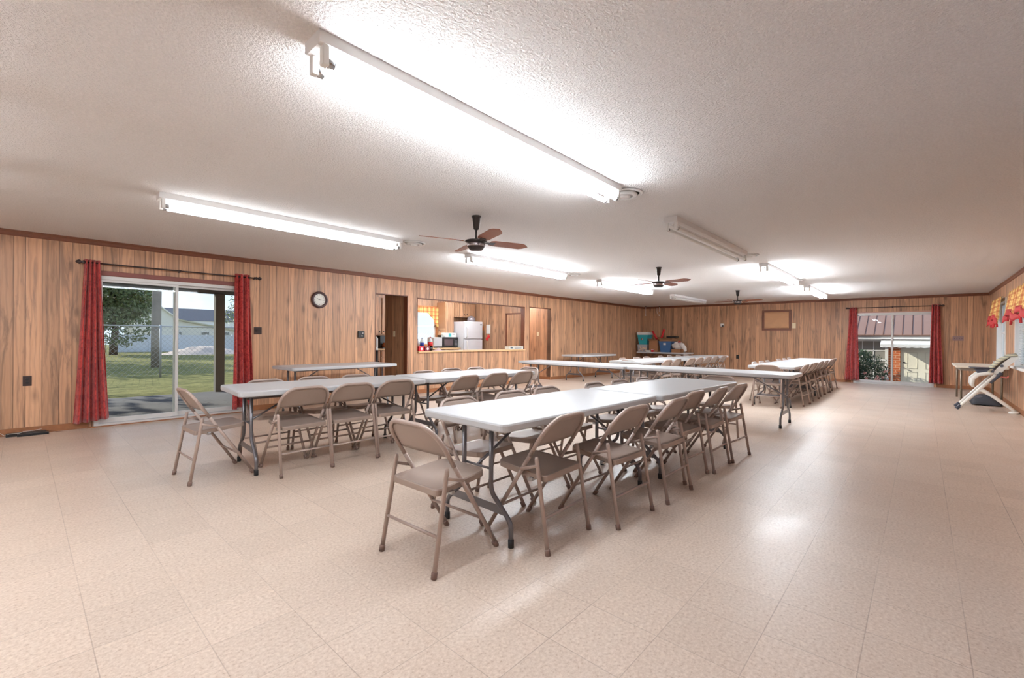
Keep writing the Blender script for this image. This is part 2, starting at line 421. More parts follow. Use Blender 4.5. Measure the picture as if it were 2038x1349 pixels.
# sliding glass doors
def slider(n, axis, a0, a1, z1, plane, inward):
    """axis 'x': runs along x at y=plane"""
    def P3(a, d, z): return (a, plane+d, z) if axis == 'x' else (plane+d, a, z)
    root = bpy.data.objects.new('door_%d' % n, None); COL.objects.link(root); struct(root); root.location = P3((a0+a1)/2, .05, 0)
    org = root.location
    def fr(a, b, z0, z1_, d0, d1): m.box(P3(a, d0, z0), P3(b, d1, z1_))
    m = MB(org); f = .045
    fr(a0, a0+f, 0, z1, -.01, .11); fr(a1-f, a1, 0, z1, -.01, .11); fr(a0, a1, z1-f, z1, -.01, .11); fr(a0, a1, 0, .035, -.02, .13)
    m.build('door_frame', MALU, root)
    mid = (a0+a1)/2 - .005*(-1 if axis == 'x' else 1)
    for (p0, p1, d) in ((a0+f, mid+.03, .02), (mid-.02, a1-f, .065)):
        m = MB(org); s_ = .035
        fr(p0, p0+s_, .04, z1-f, d, d+.03); fr(p1-s_, p1, .04, z1-f, d, d+.03); fr(p0+s_, p1-s_, .04, .1, d, d+.03); fr(p0+s_, p1-s_, z1-f-.03, z1-f, d, d+.03)
        sash = m.build('sash', MALU, root)
        m = MB(org); fr(p0+s_, p1-s_, .1, z1-f-.03, d+.012, d+.018); m.build('pane', MGLASS, sash)
    m = MB(org); fr(mid-.01, mid+.01, .95, 1.15, -.005, .02); m.build('handle', MALU, root)
    return root
slider(1, 'x', .65, 2.38, 1.98, W, -1)
slider(2, 'y', -.25, 1.45, 2.0, L, -1)
struct(MB().box((.58, W-.05, 0), (2.45, W-.02, .012)).build('trim_9', MBASE))

# right wall windows
def win(n, x0, x1, z0, z1, blind=False):
    root = bpy.data.objects.new('window_%d' % n, None); COL.objects.link(root); struct(root); root.location = ((x0+x1)/2, YR-.06, z0)
    org = root.location; m = MB(org)
    for a, b, c, d in ((x0-.06, x0+.006, z0-.02, z1+.06), (x1-.006, x1+.06, z0-.02, z1+.06), (x0, x1, z1-.006, z1+.06)): m.box((a, YR-T-.01, c), (b, YR+.015, d))
    m.box((x0-.1, YR-T-.01, z0-.04), (x1+.1, YR+.06, z0+.006), .004)
    m.build('window_frame', MWHITE, root)
    m = MB(org); h = (z0+z1)/2
    for a, b, c, d in ((x0, x1, z0, z0+.04), (x0, x1, z1-.04, z1), (x0, x1, h-.02, h+.02), (x0, x0+.04, z0, z1), (x1-.04, x1, z0, z1)): m.box((a, YR-.09, c), (b, YR-.06, d))
    m.build('sash', MWHITE, root)
    MB(org).box((x0, YR-.077, z0), (x1, YR-.072, z1)).build('pane', MGLASS, root)
    return root
win(1, *W1[:2], W1[2], W1[3]); win(2, *W2[:2], W2[2], W2[3]); win(3, *W3[:2], W3[2], W3[3])  # the third window is out of view, added to let in daylight
# mini blind on the nearer right window
b = thing('window_blind', 'white mini blind with thin slats in the nearest right-hand window', 'blind', (10.85, YR-.03, .82), 0)
m = MB((10.85, YR-.03, .82)); m.box((9.75, YR-.055, 2.0), (11.95, YR-.02, 2.04)); m.build('headrail', MWHITE, b)
m = MB((10.85, YR-.03, .82))
for k in range(46):
    z = .84+k*.0255; m.box((9.75, YR-.05, z), (11.95, YR-.026, z+.0012), 0, Rx(.5))
o = m.build('slats', MWHITE, b)
m = MB((10.85, YR-.03, .82)); m.box((9.75, YR-.05, .815), (11.95, YR-.026, .83)); m.build('bottom_rail', MWHITE, b)

# valances
def valance(x0, x1, label, grp):
    org = ((x0+x1)/2, YR+.08, 1.7); t = thing('valance', label, 'valance', org, 0, grp)
    def fn(a, bb):
        x = x0+(x1-x0)*a; lob = .14*abs(math.sin(a*PI*2))**.8
        zb = 1.58+lob*.9; zt = 2.13; z = zt+(zb-zt)*bb
        y = YR+.07+.035*math.sin(a*26)*(.3+bb)+.05*bb
        return (x, y, z)
    solid(MB(org).grid(fn, 60, 10).build('valance_fabric', MPLAID, t), .006)
    def fn2(a, bb):
        x, y, z = fn(a, .82+bb*.18); return (x, y+.012, z-.03*bb)
    solid(MB(org).grid(fn2, 60, 3).build('red_border', plain('red_lining', (180, 50, 48), .7), t), .004)
    for k in range(6):
        a = (k+.5)/6; x, y, z = fn(a, 1)
        MB(org).tube([(x, y, z), (x, y, z-.05), (x, y, z-.06), (x, y, z-.13)], [.003, .004, .014, .018], 8).build('tassel', plain('red_tassel', (196, 40, 44), .7), t)
    MB(org).tube([(x0, YR+.05, 2.12), (x1, YR+.05, 2.12)], .008, 8).build('rod', MWHITE, t)
valance(13.3, 14.75, 'orange plaid valance with red tassels over the far right window', 'plaid valances')
valance(9.9, 12.1, 'orange plaid valance with red tassels over the blind at right edge', 'plaid valances')

# ------------------------------------------------------------------ curtains + rods
def curtain(name, label, axis, plane, t0, t1, b0, b1, zt, zb0, zb1, folds, ph=0, grp='red curtains'):
    c = ((t0+t1)/2, plane, 0) if axis == 'x' else (plane, (t0+t1)/2, 0)
    amp = .034
    def fn(a, bb):
        e = bb**1.2
        s0 = t0+(b0-t0)*e; s1 = t1+(b1-t1)*e; q = s0+(s1-s0)*a
        d = amp*(.8+.7*bb)*math.cos(a*folds*2*PI+ph+.5*math.sin(bb*3))+.008*math.sin(a*31+bb*7)
        z = zt+((zb0+(zb1-zb0)*a)-zt)*bb
        if bb == 0: d *= .8
        return (q, plane+d, z) if axis == 'x' else (plane+d, q, z)
    o = MB(c).grid(fn, 96, 30).build(name, MCURT); solid(o, .003)
    return tag(o, label, 'curtain', grp)
curtain('curtain', 'red damask curtain left of the sliding door to the lawn, brushing the floor', 'x', 7.87, .548, .704, .455, .795, 2.165, .075, .11, 4)
curtain('curtain', 'red damask curtain right of the sliding door to the lawn, behind the table end', 'x', 7.87, 2.245, 2.45, 2.223, 2.52, 2.17, .06, .14, 3, 1)
curtain('curtain', 'red damask curtain left of the far sliding door facing the brick building', 'y', 16.18, 1.556, 1.371, 1.655, 1.307, 2.17, .065, .09, 3)
curtain('curtain', 'sun-washed red curtain right of the far sliding door, beside the four-gang switch', 'y', 16.18, -.188, -.35, -.146, -.424, 2.18, .11, .105, 3, 1.5)
def rod(label, axis, plane, a0, a1, z, wall):
    def P3(a, d, zz): return (a, d, zz) if axis == 'x' else (d, a, zz)
    mid = (a0+a1)/2; org = P3(mid, plane, z); t = thing('curtain_rod', label, 'curtain rod', org)
    MB(org).tube([P3(a0+.06, plane, z), P3(a1-.06, plane, z)], .0095, 12).build('rod', MBRN, t)
    for s_, a in ((1, a0), (-1, a1)):
        pr = [(.004, 0), (.018, .012), (.03, .035), (.018, .052), (.012, .06), (.022, .07), (.022, .085), (.011, .095)]
        MB(org).lathe(P3(a, plane, z), [(r_, h*s_) for r_, h in pr], 16, axis).build('finial', MBRN, t)
    for a in (a0+.1, mid, a1-.1):
        m = MB(org); m.box(P3(a-.006, min(plane, wall), z-.02), P3(a+.006, max(plane, wall), z-.008)); m.lathe(P3(a, plane, z), [(.017, -.012), (.017, .012)], 14, axis); m.build('bracket', MBRN, t)
rod('dark curtain rod with ball finials above the left sliding door', 'x', 7.87, .465, 2.625, 2.128, W)
rod('dark curtain rod with ball finials above the far sliding door', 'y', 16.18, -.44, 1.64, 2.15, L)

# ------------------------------------------------------------------ folding chairs
def make_chair():
    t = thing('folding_chair', 'x', 'folding chair')
    hw = .215; R_ = .0125
    def tx(z): return .24-.632*z          # side tube, straight from front foot to top
    zs, zt = .53, .755
    for s_ in (-1, 1):
        y = s_*hw
        lg = MB().tube([(tx(0), y, .012), (tx(zs), y, zs)], R_, 10).build('leg', MTAUPE, t)
        MB().tube([(tx(0)+.002, y, 0), (tx(.03), y, .03), (tx(.034), y, .034)], [.016, .0165, .013], 10).build('rubber_foot', MRUB, lg)
        y2 = s_*(hw-.0)
        yr = s_*(hw+.012)
        lg = MB().tube([(-.235, yr, .012), (-.148, s_*(hw+.004), .52), (-.146, s_*(hw+.004), .535)], [R_, R_, .009], 10).build('leg', MTAUPE, t)
        MB().tube([(-.237, yr, 0), (-.232, yr, .03), (-.231, yr, .034)], [.016, .0165, .013], 10).build('rubber_foot', MRUB, lg)
        MB().tube([(-.155, s_*(hw+.016), .485), (tx(.45)+.006, s_*(hw+.014), .448)], .009, 8, flat=.4).build('hinge_link', MTAUPE, t)
    # upper frame: inverted U with rounded top
    pts = [(tx(zs), -hw, zs)]
    n = 10; rr = .125
    for k in range(n+1):
        a = PI/2*k/n; z = zt-rr+rr*math.sin(a); pts.append((tx(z), -(hw-rr+rr*math.cos(a)), z))
    for k in range(n+1):
        a = PI/2*(1-k/n); z = zt-rr+rr*math.sin(a); pts.append((tx(z), (hw-rr+rr*math.cos(a)), z))
    pts.append((tx(zs), hw, zs))
    MB().tube(pts, R_, 10).build('back_frame', MTAUPE, t)
    # back panel, slightly concave
    def bp(a, bb):
        y = (a*2-1); z0 = .582; z1 = zt-.006
        yy = y*(hw-.009)
        ed = hw-rr; top = z1
        if abs(yy) > ed: top = zt-rr+math.sqrt(max(0, rr*rr-(abs(yy)-ed)**2))*.97
        z = z0+(top-z0)*bb
        return (tx(z)+.006-.009*(1-y*y), yy, z)
    solid(MB().grid(bp, 28, 8).build('backrest', MTAUPE2, t), .003)
    # seat
    m = MB(); P_ = []
    fx, bx, w1, w0 = .19, -.195, .185, .198
    def rc(cx, cy, r_, a0):
        return [(cx+r_*math.cos(a0+PI/2*k/5), cy+r_*math.sin(a0+PI/2*k/5)) for k in range(6)]
    P_ = rc(fx-.06, w1-.06, .06, 0)+rc(bx+.03, w0-.03, .03, PI/2)+rc(bx+.03, -w0+.03, .03, PI)+rc(fx-.06, -w1+.06, .06, 3*PI/2)
    zsf = lambda x: .425+.03*(x+.2)/.4
    A = [(x, y, zsf(x)-.034) for x, y in P_]; B = [(x, y, zsf(x)-.006) for x, y in P_]
    Cc = [(x*.985, y*.975, zsf(x)) for x, y in P_]; D = [(x*.9, y*.88, zsf(x)-.003) for x, y in P_]
    rings = [[m.V(p) for p in q] for q in (A, B, Cc, D)]
    fs = [m.bm.faces.new(list(reversed(rings[0]))), m.bm.faces.new(rings[-1])]
    for a, b_ in zip(rings, rings[1:]):
        for j in range(len(a)): fs.append(m.bm.faces.new((a[j], a[(j+1) % len(a)], b_[(j+1) % len(a)], b_[j])))
    m._f(fs); m.build('seat', MTAUPE2, t)
    MB().tube([(-.205, -hw-.005, .195), (-.205, hw+.005, .195)], .0085, 8).build('stretcher', MTAUPE, t)
    MB().tube([(tx(.2), -hw, .2), (tx(.2), hw, .2)], .0085, 8).build('stretcher', MTAUPE, t)
    MB().box((-.11, -hw, .385), (-.085, hw, .405), .002).build('seat_bar', MSTEEL, t)
    return t
chair0 = make_chair(); used = [False]
ORD = ['first', 'second', 'third', 'fourth', 'fifth', 'sixth', 'seventh', 'eighth', 'ninth', 'tenth']
def chair(x, y, deg, label, group):
    global chair0
    if not used[0]:
        used[0] = True; chair0.location = (x, y, 0); chair0.rotation_euler = (0, 0, math.radians(deg)); chair0['label'] = label; chair0['group'] = group; return chair0
    return dup(chair0, (x, y, 0), math.radians(deg), label, group)
def row(spots, deg, text, group):
    for k, s_ in enumerate(spots):
        x, y = s_[0], s_[1]; d = deg+(s_[2] if len(s_) > 2 else random.uniform(-2.5, 2.5))
        chair(x, y, d, text % (('last' if k == len(spots)-1 else ORD[k])), group)
G1, G2, G3, G4 = 'chairs around the front tables', 'chairs around the tables by the left door', 'chairs around the centre far tables', 'chairs around the right far tables'
chair(1.63, 2.03, 2, 'taupe folding chair nearest the camera, alone at the end of the front table', G1)
row([(2.20, 1.775, 3), (2.80, 1.64, -2), (3.43, 1.60, 0), (3.98, 1.67, -3), (4.45, 1.61, 1), (4.97, 1.58, -4)], 90, 'taupe folding chair on the near side of the front tables, %s from the left', G1)
row([(2.22, 2.33, 3), (2.78, 2.33, -2), (3.27, 2.33, 0), (3.95, 2.24, 2), (4.43, 2.22, 0), (4.92, 2.18, 3)], -90, 'taupe folding chair on the far side of the front tables, %s from the left', G1)
chair(5.62, 1.86, 178, 'taupe folding chair at the far right end of the front tables, facing the camera', G1)
chair(1.15, 4.57, 2, 'taupe folding chair seen side-on in front of the sliding door to the lawn', G2)
row([(1.72, 4.255, 2), (2.19, 4.25, -1), (2.67, 4.25, -2)], 90, 'folding chair on the near side of the table by the left door, %s of three', G2)
row([(1.70, 4.74, 0), (2.20, 4.73, 3), (2.66, 4.69, -2)], -90, 'folding chair on the window side of the table by the left door, %s of three', G2)
row([(3.58, 4.19, 4), (4.12, 4.21, -1), (4.60, 4.19, 2)], 90, 'folding chair on the near side of the table before the kitchen counter, %s of three', G2)
row([(3.62, 4.66, 0), (4.18, 4.78, -3), (4.62, 4.72, 2)], -90, 'folding chair on the kitchen side of the table before the counter, %s of three', G2)
chair(5.05, 4.45, 176, 'taupe folding chair at the right end of the table before the kitchen counter', G2)
chair(9.32, 2.06, 0, 'taupe folding chair at the near end of the right far tables', G4)
row([(9.87, 1.80, -3), (10.37, 1.80, 2), (10.90, 1.81, -4), (11.38, 1.81, 3), (11.85, 1.83, -1), (12.32, 1.81, 0), (12.97, 1.81, 2), (13.79, 1.83, -5)], 90, 'folding chair on the door side of the right far tables, %s from the near end', G4)
row([(10.05, 2.28), (10.60, 2.28), (11.12, 2.28), (12.2, 2.29), (12.75, 2.28), (13.3, 2.28)], -90, 'folding chair on the left side of the right far tables, %s from the near end', G4)
chair(8.86, 4.56, 0, 'taupe folding chair at the near end of the centre far tables', G3)
row([(9.55, 4.30), (10.17, 4.34), (10.95, 4.31), (11.5, 4.31), (12.15, 4.33), (12.65, 4.31), (13.30, 4.30)], 90, 'folding chair on the near side of the centre far tables, %s from the near end', G3)
row([(9.45, 4.90), (10.15, 4.91), (10.70, 4.92), (11.5, 4.91), (12.1, 4.92), (12.66, 4.90), (13.23, 4.91)], -90, 'folding chair on the wall side of the centre far tables, %s from the near end', G3)

# ------------------------------------------------------------------ folding tables
def make_table(Lt, Wt=.76):
    t = thing('folding_table', 'x', 'table'); a, b = Lt/2, Wt/2; rr = .05
    m = MB()
    def ring(ins, z):
        out_ = []
        for cx, cy, a0 in ((a-rr, b-rr, 0), (-a+rr, b-rr, PI/2), (-a+rr, -b+rr, PI), (a-rr, -b+rr, 3*PI/2)):
            for k in range(6):
                an = a0+PI/2*k/5; out_.append(m.V((cx+(rr-ins)*math.cos(an), cy+(rr-ins)*math.sin(an), z)))
        return out_
    rs = [ring(.03, .706), ring(.006, .692), ring(.0, .70), ring(0, .728), ring(.004, .737), ring(.012, .74)]
    fs = [m.bm.faces.new(list(reversed(rs[0]))), m.bm.faces.new(rs[-1])]
    for p, q in zip(rs, rs[1:]):
        for j in range(len(p)): fs.append(m.bm.faces.new((p[j], p[(j+1) % len(p)], q[(j+1) % len(p)], q[j])))
    m._f(fs); m.build('tabletop', MTOP, t)
    for sx in (-1, 1):
        lx = sx*(a-.15)
        for sy in (-1, 1):
            pts = [(lx, sy*.125, .70), (lx, sy*.125, .33), (lx, sy*.13, .30), (lx, sy*.145, .27), (lx, sy*.27, .16), (lx, sy*.29, .135), (lx, sy*.296, .11), (lx, sy*.296, .02)]
            lg = MB().tube(pts, .0145, 10).build('leg', MLEG, t)
            MB().tube([(lx, sy*.296, 0), (lx, sy*.296, .045)], .018, 10).build('rubber_foot', MBLKR, lg)
        MB().prism([(lx, -.205, .218), (lx, .205, .218), (lx, .262, .168), (lx, -.262, .168)], (.004*sx, 0, 0)).build('crossbar', MLEG, t)
        MB().tube([(lx, -.125, .42), (lx, .125, .42)], .008, 8).build('crossbar', MLEG, t)
        MB().tube([(lx, 0, .42), (lx-sx*.1, 0, .475), (lx-sx*.42, 0, .655), (lx-sx*.47, 0, .70)], [.008, .0085, .0085, .0085], 8, flat=1.3).build('brace', MLEG, t)
    for sy in (-1, 1):
        MB().box((-a+.06, sy*(b-.09)-.01, .675), (a-.06, sy*(b-.09)+.01, .706), .002).build('side_rail', MLEG, t)
    return t
tab6 = make_table(1.83); tab8 = make_table(2.44)
def place(t0, x, y, deg, label, grp, first):
    if first: t0.location = (x, y, 0); t0.rotation_euler = (0, 0, math.radians(deg)); t0['label'] = label; t0['group'] = grp
    else: dup(t0, (x, y, 0), math.radians(deg), label, grp)
GT = 'white folding tables'
place(tab6, 2.69, 2.02, -1.5, 'white plastic folding table nearest the camera, with a chair at its near end', GT, True)
place(tab6, 4.53, 1.93, -2.5, 'white plastic folding table continuing the front table towards the far door', GT, False)
place(tab6, 2.17, 4.50, -4, 'white plastic folding table beside the sliding door to the lawn', GT, False)
place(tab6, 4.03, 4.43, -1, 'white plastic folding table in front of the kitchen counter', GT, False)
place(tab6, 3.60, 7.22, 1.5, 'bare white folding table against the wall under the clock', GT, False)
place(tab6, 11.42, 7.28, -1, 'bare white folding table against the left wall past the hall opening', GT, False)
place(tab6, 15.72, 6.87, 90, 'white folding table in the far corner holding the storage bins', GT, False)
for k, x in enumerate((9.46, 11.30, 13.14)): place(tab6, x, 4.60-.02*k, 0, 'white folding table of the centre far run, %s' % ('nearest the camera', 'in the middle', 'nearest the far wall')[k], GT, False)
place(tab8, 7.32, 2.49, 90, 'long bare white table across the room, half nearer the right side', GT, True)
place(tab8, 7.30, 4.94, 90, 'long bare white table across the room, half nearer the kitchen', GT, False)
place(tab8, 10.37, 2.02, 0, 'white folding table of the right far run, nearer half', GT, False)
place(tab8, 12.82, 2.01, 0, 'white folding table of the right far run, half by the far wall', GT, False)
# plain table by the right wall (straight legs)
org = (13.15, -.87, 0)
t = thing('side_table', 'cream table with straight tube legs behind the high chair at the right wall', 'table', org)
MB(org).box((12.28, -1.2, .70), (14.0, -.5, .742), .012).build('tabletop', plain('cream_top', (232, 222, 204), .4), t)
for x in (12.42, 13.86):
    for y in (-1.12, -.58): MB(org).tube([(x, y, 0), (x, y, .70)], .0165, 12).build('leg', plain('brown_tube', (120, 104, 88), .4, .3), t)
MB(org).box((12.36, -1.14, .65), (13.92, -.56, .70)).build('apron', plain('grey_apron', (150, 140, 128)), t)

# ------------------------------------------------------------------ fluorescent fixtures
def make_fix(mt):
    t = thing('fluorescent_light', 'x', 'ceiling light'); h = 1.22
    m = MB(); m.prism([(-h, -.068, 0), (-h, -.068, -.048), (-h, -.05, -.056), (-h, .05, -.056), (-h, .068, -.048), (-h, .068, 0)], (2*h, 0, 0)); m.build('housing', MFIX, t)
    m = MB(); m.prism([(-h+.05, -.018, -.056), (-h+.05, 0, -.082), (-h+.05, .018, -.056)], (2*h-.1, 0, 0)); m.build('reflector_ridge', MFIX, t)
    for s_ in (-1, 1):
        MB().tube([(-h+.055, s_*.048, -.112), (h-.055, s_*.048, -.112)], .0175, 12).build('tube', mt, t)
        for e in (-1, 1):
            a = MB(); x = e*(h-.03); a.box((x-.014, s_*.048-.017, -.130), (x+.014, s_*.048+.017, -.05), .004); sk = a.build('socket', MWHITE, t)
            MB().lathe((x-e*.014, s_*.048, -.112), [(.0185, -e*.0), (.0185, -e*.026)], 12, 'x').build('end_cap', MSTEEL, sk)
    return t
fx_on = make_fix(MTUBE); fx_off = make_fix(MTUBEOFF)
GF = 'fluorescent strip lights'; first = [True, True, True]; fx_dim = make_fix(MTUBEDIM); fx_br = make_fix(MTUBEBR); first.append(True)
def fix(x0, y, label, on=True, rz=0):
    k = (1 if on is False else 2 if on == 'dim' else 3 if on == 'bright' else 0); t0 = (fx_on, fx_off, fx_dim, fx_br)[k]; loc = (x0+1.22, y, CH); t0 = t0; RZ = rz
    if first[k]: first[k] = False; t0.location = loc; t0.rotation_euler[2] = RZ; t0['label'] = label; t0['group'] = GF
    else: dup(t0, loc, RZ, label, GF)
fix(.80, 1.85, 'lit twin-tube ceiling strip light nearest the camera, over the front table')
fix(.80, 4.90, 'twin-tube ceiling strip light near the left wall and sliding door', 'dim')
fix(4.42, 4.93, 'lit ceiling strip light just behind the nearest ceiling fan', 'bright')
fix(8.13, 4.98, 'lit ceiling strip light beside the middle ceiling fan', 'bright')
fix(8.02, 1.88, 'lit ceiling strip light in the right row, above the right far tables', 'bright')
fix(11.83, 1.90, 'lit ceiling strip light in the right row, closest to the far wall', 'bright')
fix(4.39, 1.87, 'unlit ceiling strip light in the right row, second from the camera', False)
fix(11.98, 5.03, 'unlit ceiling strip light near the far left corner', False)
fix(-2.85, 3.40, 'added strip light unseen behind the camera, middle, brightening the room')  # unseen; this and the two below are added to brighten the room
fix(-2.85, 1.87, 'added strip light unseen behind the camera, right row, brightening the room')
fix(-2.85, 4.90, 'added strip light unseen behind the camera, left row, brightening the room', True)
fix(8.68, 9.75, 'unseen strip light added to brighten the side hall', True, PI/2)  # added out of view to lift the dark hall side wall
fix(6.3, 9.15, 'unseen strip light added to light the kitchen')  # added out of view to light the kitchen interior

# round ceiling vents
def make_vent():
    t = thing('ceiling_vent', 'x', 'vent')
    MB().lathe((0, 0, 0), [(.145, 0), (.15, -.008), (.135, -.016), (.12, -.012), (.12, 0)], 32).build('rim', MFIX, t)
    MB().lathe((0, 0, 0), [(.10, -.002), (.10, -.022), (.07, -.03), (.065, -.026), (.07, -.008)], 32).build('ring', MFIX, t)
    MB().lathe((0, 0, 0), [(.045, -.004), (.045, -.034), (.02, -.04), (.001, -.04)], 24).build('centre_disc', MFIX, t)
    return t
vt = make_vent()
for k, (x, y, lb) in enumerate(((3.44, 1.86, 'beyond the nearest strip light'), (3.46, 4.90, 'left of the nearest ceiling fan'), (7.12, 4.93, 'at the end of the strip light behind the near fan'), (7.10, 1.87, 'at the end of the unlit strip light'), (10.68, 1.88, 'at the end of the lit right-row strip light'))):
    if k == 0: vt.location = (x, y, CH); vt['label'] = 'round white ceiling vent '+lb; vt['group'] = 'round ceiling vents'
    else: dup(vt, (x, y, CH), 0, 'round white ceiling vent '+lb, 'round ceiling vents')

# ceiling fans
def make_fan():
    t = thing('ceiling_fan', 'x', 'ceiling fan')
    MB().lathe((0, 0, 0), [(.05, 0), (.05, -.012), (.042, -.02), (.028, -.13), (.018, -.14)], 20).build('canopy', MDKM, t)
    MB().tube([(0, 0, -.13), (0, 0, -.25)], .0105, 12).build('downrod', MDKM, t)
    MB().lathe((0, 0, 0), [(.02, -.235), (.05, -.243), (.11, -.25), (.112, -.262), (.09, -.268), (.088, -.315), (.075, -.33), (.06, -.345), (.02, -.35)], 28).build('motor', MDKM, t)
    MB().lathe((0, 0, 0), [(.0895, -.275), (.0915, -.285), (.0915, -.305), (.0895, -.312)], 28).build('motor_band', plain('pewter', (140, 130, 128), .25, .8), t)
    for k in range(4):
        a = k*PI/2; ca, sa = math.cos(a), math.sin(a)
        R3 = Rz(a) @ Rx(math.radians(-13))
        def q(x, y, z): return Vector((0, 0, -.262)) + R3 @ Vector((x, y, z))
        m = MB(); hw = .058
        poly = [(.15, -hw*.75), (.19, -hw), (.50, -hw*1.08), (.54, -hw*.75), (.585, 0), (.54, hw*.75), (.50, hw*1.08), (.19, hw), (.15, hw*.75)]
        m.prism([q(x, y, 0) for x, y in poly], (R3 @ Vector((0, 0, .006)))); bl = m.build('blade', MBLADE, t)
        m = MB(); m.prism([q(.08, -.012, -.004), q(.2, -.03, -.004), q(.2, .03, -.004), q(.08, .012, -.004)], (R3 @ Vector((0, 0, .004)))); m.build('blade_arm', MDKM, bl)
    return t
fan = make_fan()
for k, (x, y, dg, lb) in enumerate(((3.11, 3.34, 68, 'wooden-bladed ceiling fan nearest the camera'), (7.38, 3.34, -8, 'wooden-bladed ceiling fan in the middle, second from the camera'), (12.07, 3.4, -5, 'wooden-bladed ceiling fan farthest from the camera'))):
    if k == 0: fan.location = (x, y, CH); fan.rotation_euler[2] = math.radians(dg); fan['label'] = lb; fan['group'] = 'ceiling fans'
    else: dup(fan, (x, y, CH), math.radians(dg), lb, 'ceiling fans')
# hanging hooks by the far corner
for k, (x, y) in enumerate(((15.77, 7.63), (16.08, 7.24))):
    t = thing('ceiling_hook', ('white cord hanging from a ceiling hook above the teal bin', 'looped white cord hanging from a ceiling hook above the cardboard box')[k], 'hook', (x, y, CH), 0, 'ceiling hooks')
    MB().lathe((0, 0, 0), [(.02, 0), (.014, -.03), (.004, -.035)], 12).build('hook', MDKM, t)
    p = [(0, 0, -.03), (0, 0, -.34)] if k == 0 else [(0, 0, -.03), (0, 0, -.22)]
    MB().tube(p, .006, 6).build('cord', MWHITE, t)
    if k: MB().tube([(0, .09, -.05), (0, .09, -.2), (0, .07, -.28), (0, .03, -.34), (0, 0, -.34)], .006, 6).build('cord', MWHITE, t)
    MB().lathe((0, 0, -.34), [(.004, .02), (.014, .005), (.014, -.015), (.004, -.03)], 10).build('pull', MWHITE, t)

# ------------------------------------------------------------------ wall items
def clock():
    c = (3.60, W-.03, 1.86); t = thing('wall_clock', 'round wall clock with dark frame and white face on the left wall', 'clock', c)
    MB(c).lathe((3.60, W, 1.86), [(.145, 0), (.15, -.02), (.138, -.045), (.118, -.05), (.105, -.035), (.105, -.02)], 48, 'y', False).build('frame', plain('clock_frame', (70, 44, 44), .35), t)
    MB(c).lathe((3.60, W, 1.86), [(.11, -.015), (.11, -.022)], 48, 'y').build('face', plain('clock_face', (232, 230, 220), .5), t)
    m = MB(c)
    for k in range(12):
        a = k*PI/6; m.box((3.60+.088*math.sin(a)-.003, W-.0245, 1.86+.088*math.cos(a)-.008), (3.60+.088*math.sin(a)+.003, W-.022, 1.86+.088*math.cos(a)+.008), 0, Ry(a))
    m.build('hour_marks', MBLK, t)
    for ln, an, wd in ((.055, math.radians(-62), .006), (.085, math.radians(97), .004)):
        dx, dz = math.sin(an), math.cos(an)
        p = Vector((3.60, W-.028, 1.86)); d = Vector((dx, 0, dz)); n_ = Vector((dz, 0, -dx))*wd
        MB(c).prism([p-d*.015-n_, p-d*.015+n_, p+d*ln+n_*.4, p+d*ln-n_*.4], (0, .002, 0)).build('hand', MBLK, t)
clock()
def plate(name, label, cat, axis, a, z, w_, h_, mat, kind, sgn=-1, plane=None, grp=None):
    if axis == 'x': P3 = lambda q, d, zz: (q, plane-d, zz)
    else: P3 = lambda q, d, zz: (plane-d, q, zz)
    c = P3(a, .003, z); t = thing(name, label, cat, c, 0, grp)
    m = MB(c); m.box(P3(a-w_/2, 0, z-h_/2), P3(a+w_/2, .007, z+h_/2), .002); m.build('plate', mat, t)
    if kind == 'outlet':
        for s_ in (-1, 1): MB(c).lathe(P3(a, .009, z+s_*.02), [(.0145, -.003), (.0145, .002)], 16, 'y' if axis == 'x' else 'x').build('socket', MBLK, t)
    elif kind:
        n = kind
        for k in range(n):
            q = a+(k-(n-1)/2)*.046; MB(c).box(P3(q-.005, .005, z-.011), P3(q+.005, .017, z+.008), .001).build('toggle', mat if mat is MIVORY else MIVORY if n == 1 else MBLK, t)
    return t
plate('wall_outlet', 'dark brown outlet low on the left wall at the photo edge', 'outlet', 'x', .06, .641, .075, .12, MBRN, 'outlet', plane=W)
plate('light_switch', 'dark double switch plate right of the left red curtains', 'switch', 'x', 2.60, 1.291, .115, .115, MBRN, 2, plane=W)
plate('light_switch', 'ivory switch on the dark partition inside the kitchen doorway', 'switch', 'y', 8.445, 1.275, .075, .12, MIVORY, 1, plane=5.466)
plate('light_switch', 'ivory switch on the wall inside the hall opening', 'switch', 'y', 8.43, 1.33, .075, .12, MIVORY, 1, plane=10.387)
plate('light_switch', 'ivory switch touching the right side of the framed board', 'switch', 'y', 2.945, 1.665, .10, .16, MIVORY, 1, plane=L)
plate('wall_outlet', 'black outlet on the far wall between the two far table runs', 'outlet', 'y', 4.565, .636, .09, .13, MBLK, 'outlet', plane=L)
plate('light_switch', 'wide brown four-toggle switch plate right of the far red curtain', 'switch', 'y', -.695, 1.293, .205, .115, plain('mauve_plate', (140, 112, 112), .4), 4, plane=L)
c = (16.24, 5.056, 1.706); t = thing('thermostat', 'small white thermostat box on the far wall left of the framed board', 'thermostat', c)
MB(c).box((16.225, 5.0, 1.655), (16.27, 5.11, 1.76), .005).build('body', MWHITE, t); MB(c).box((16.218, 5.01, 1.66), (16.225, 5.06, 1.70), .001).build('display', MBLK, t)
c = (4.40, W-.02, 1.255); t = thing('thermostat', 'black thermostat on the left wall between clock and kitchen doorway', 'thermostat', c)
MB(c).box((4.345, W-.035, 1.19), (4.475, W, 1.315), .005).build('body', MBLK, t)
MB(c).lathe((4.415, W-.035, 1.225), [(.016, 0), (.014, -.012)], 16, 'y').build('dial', MSTEEL, t); MB(c).lathe((4.43, W-.035, 1.275), [(.016, 0), (.014, -.01)], 16, 'y').build('dial', MSTEEL, t)
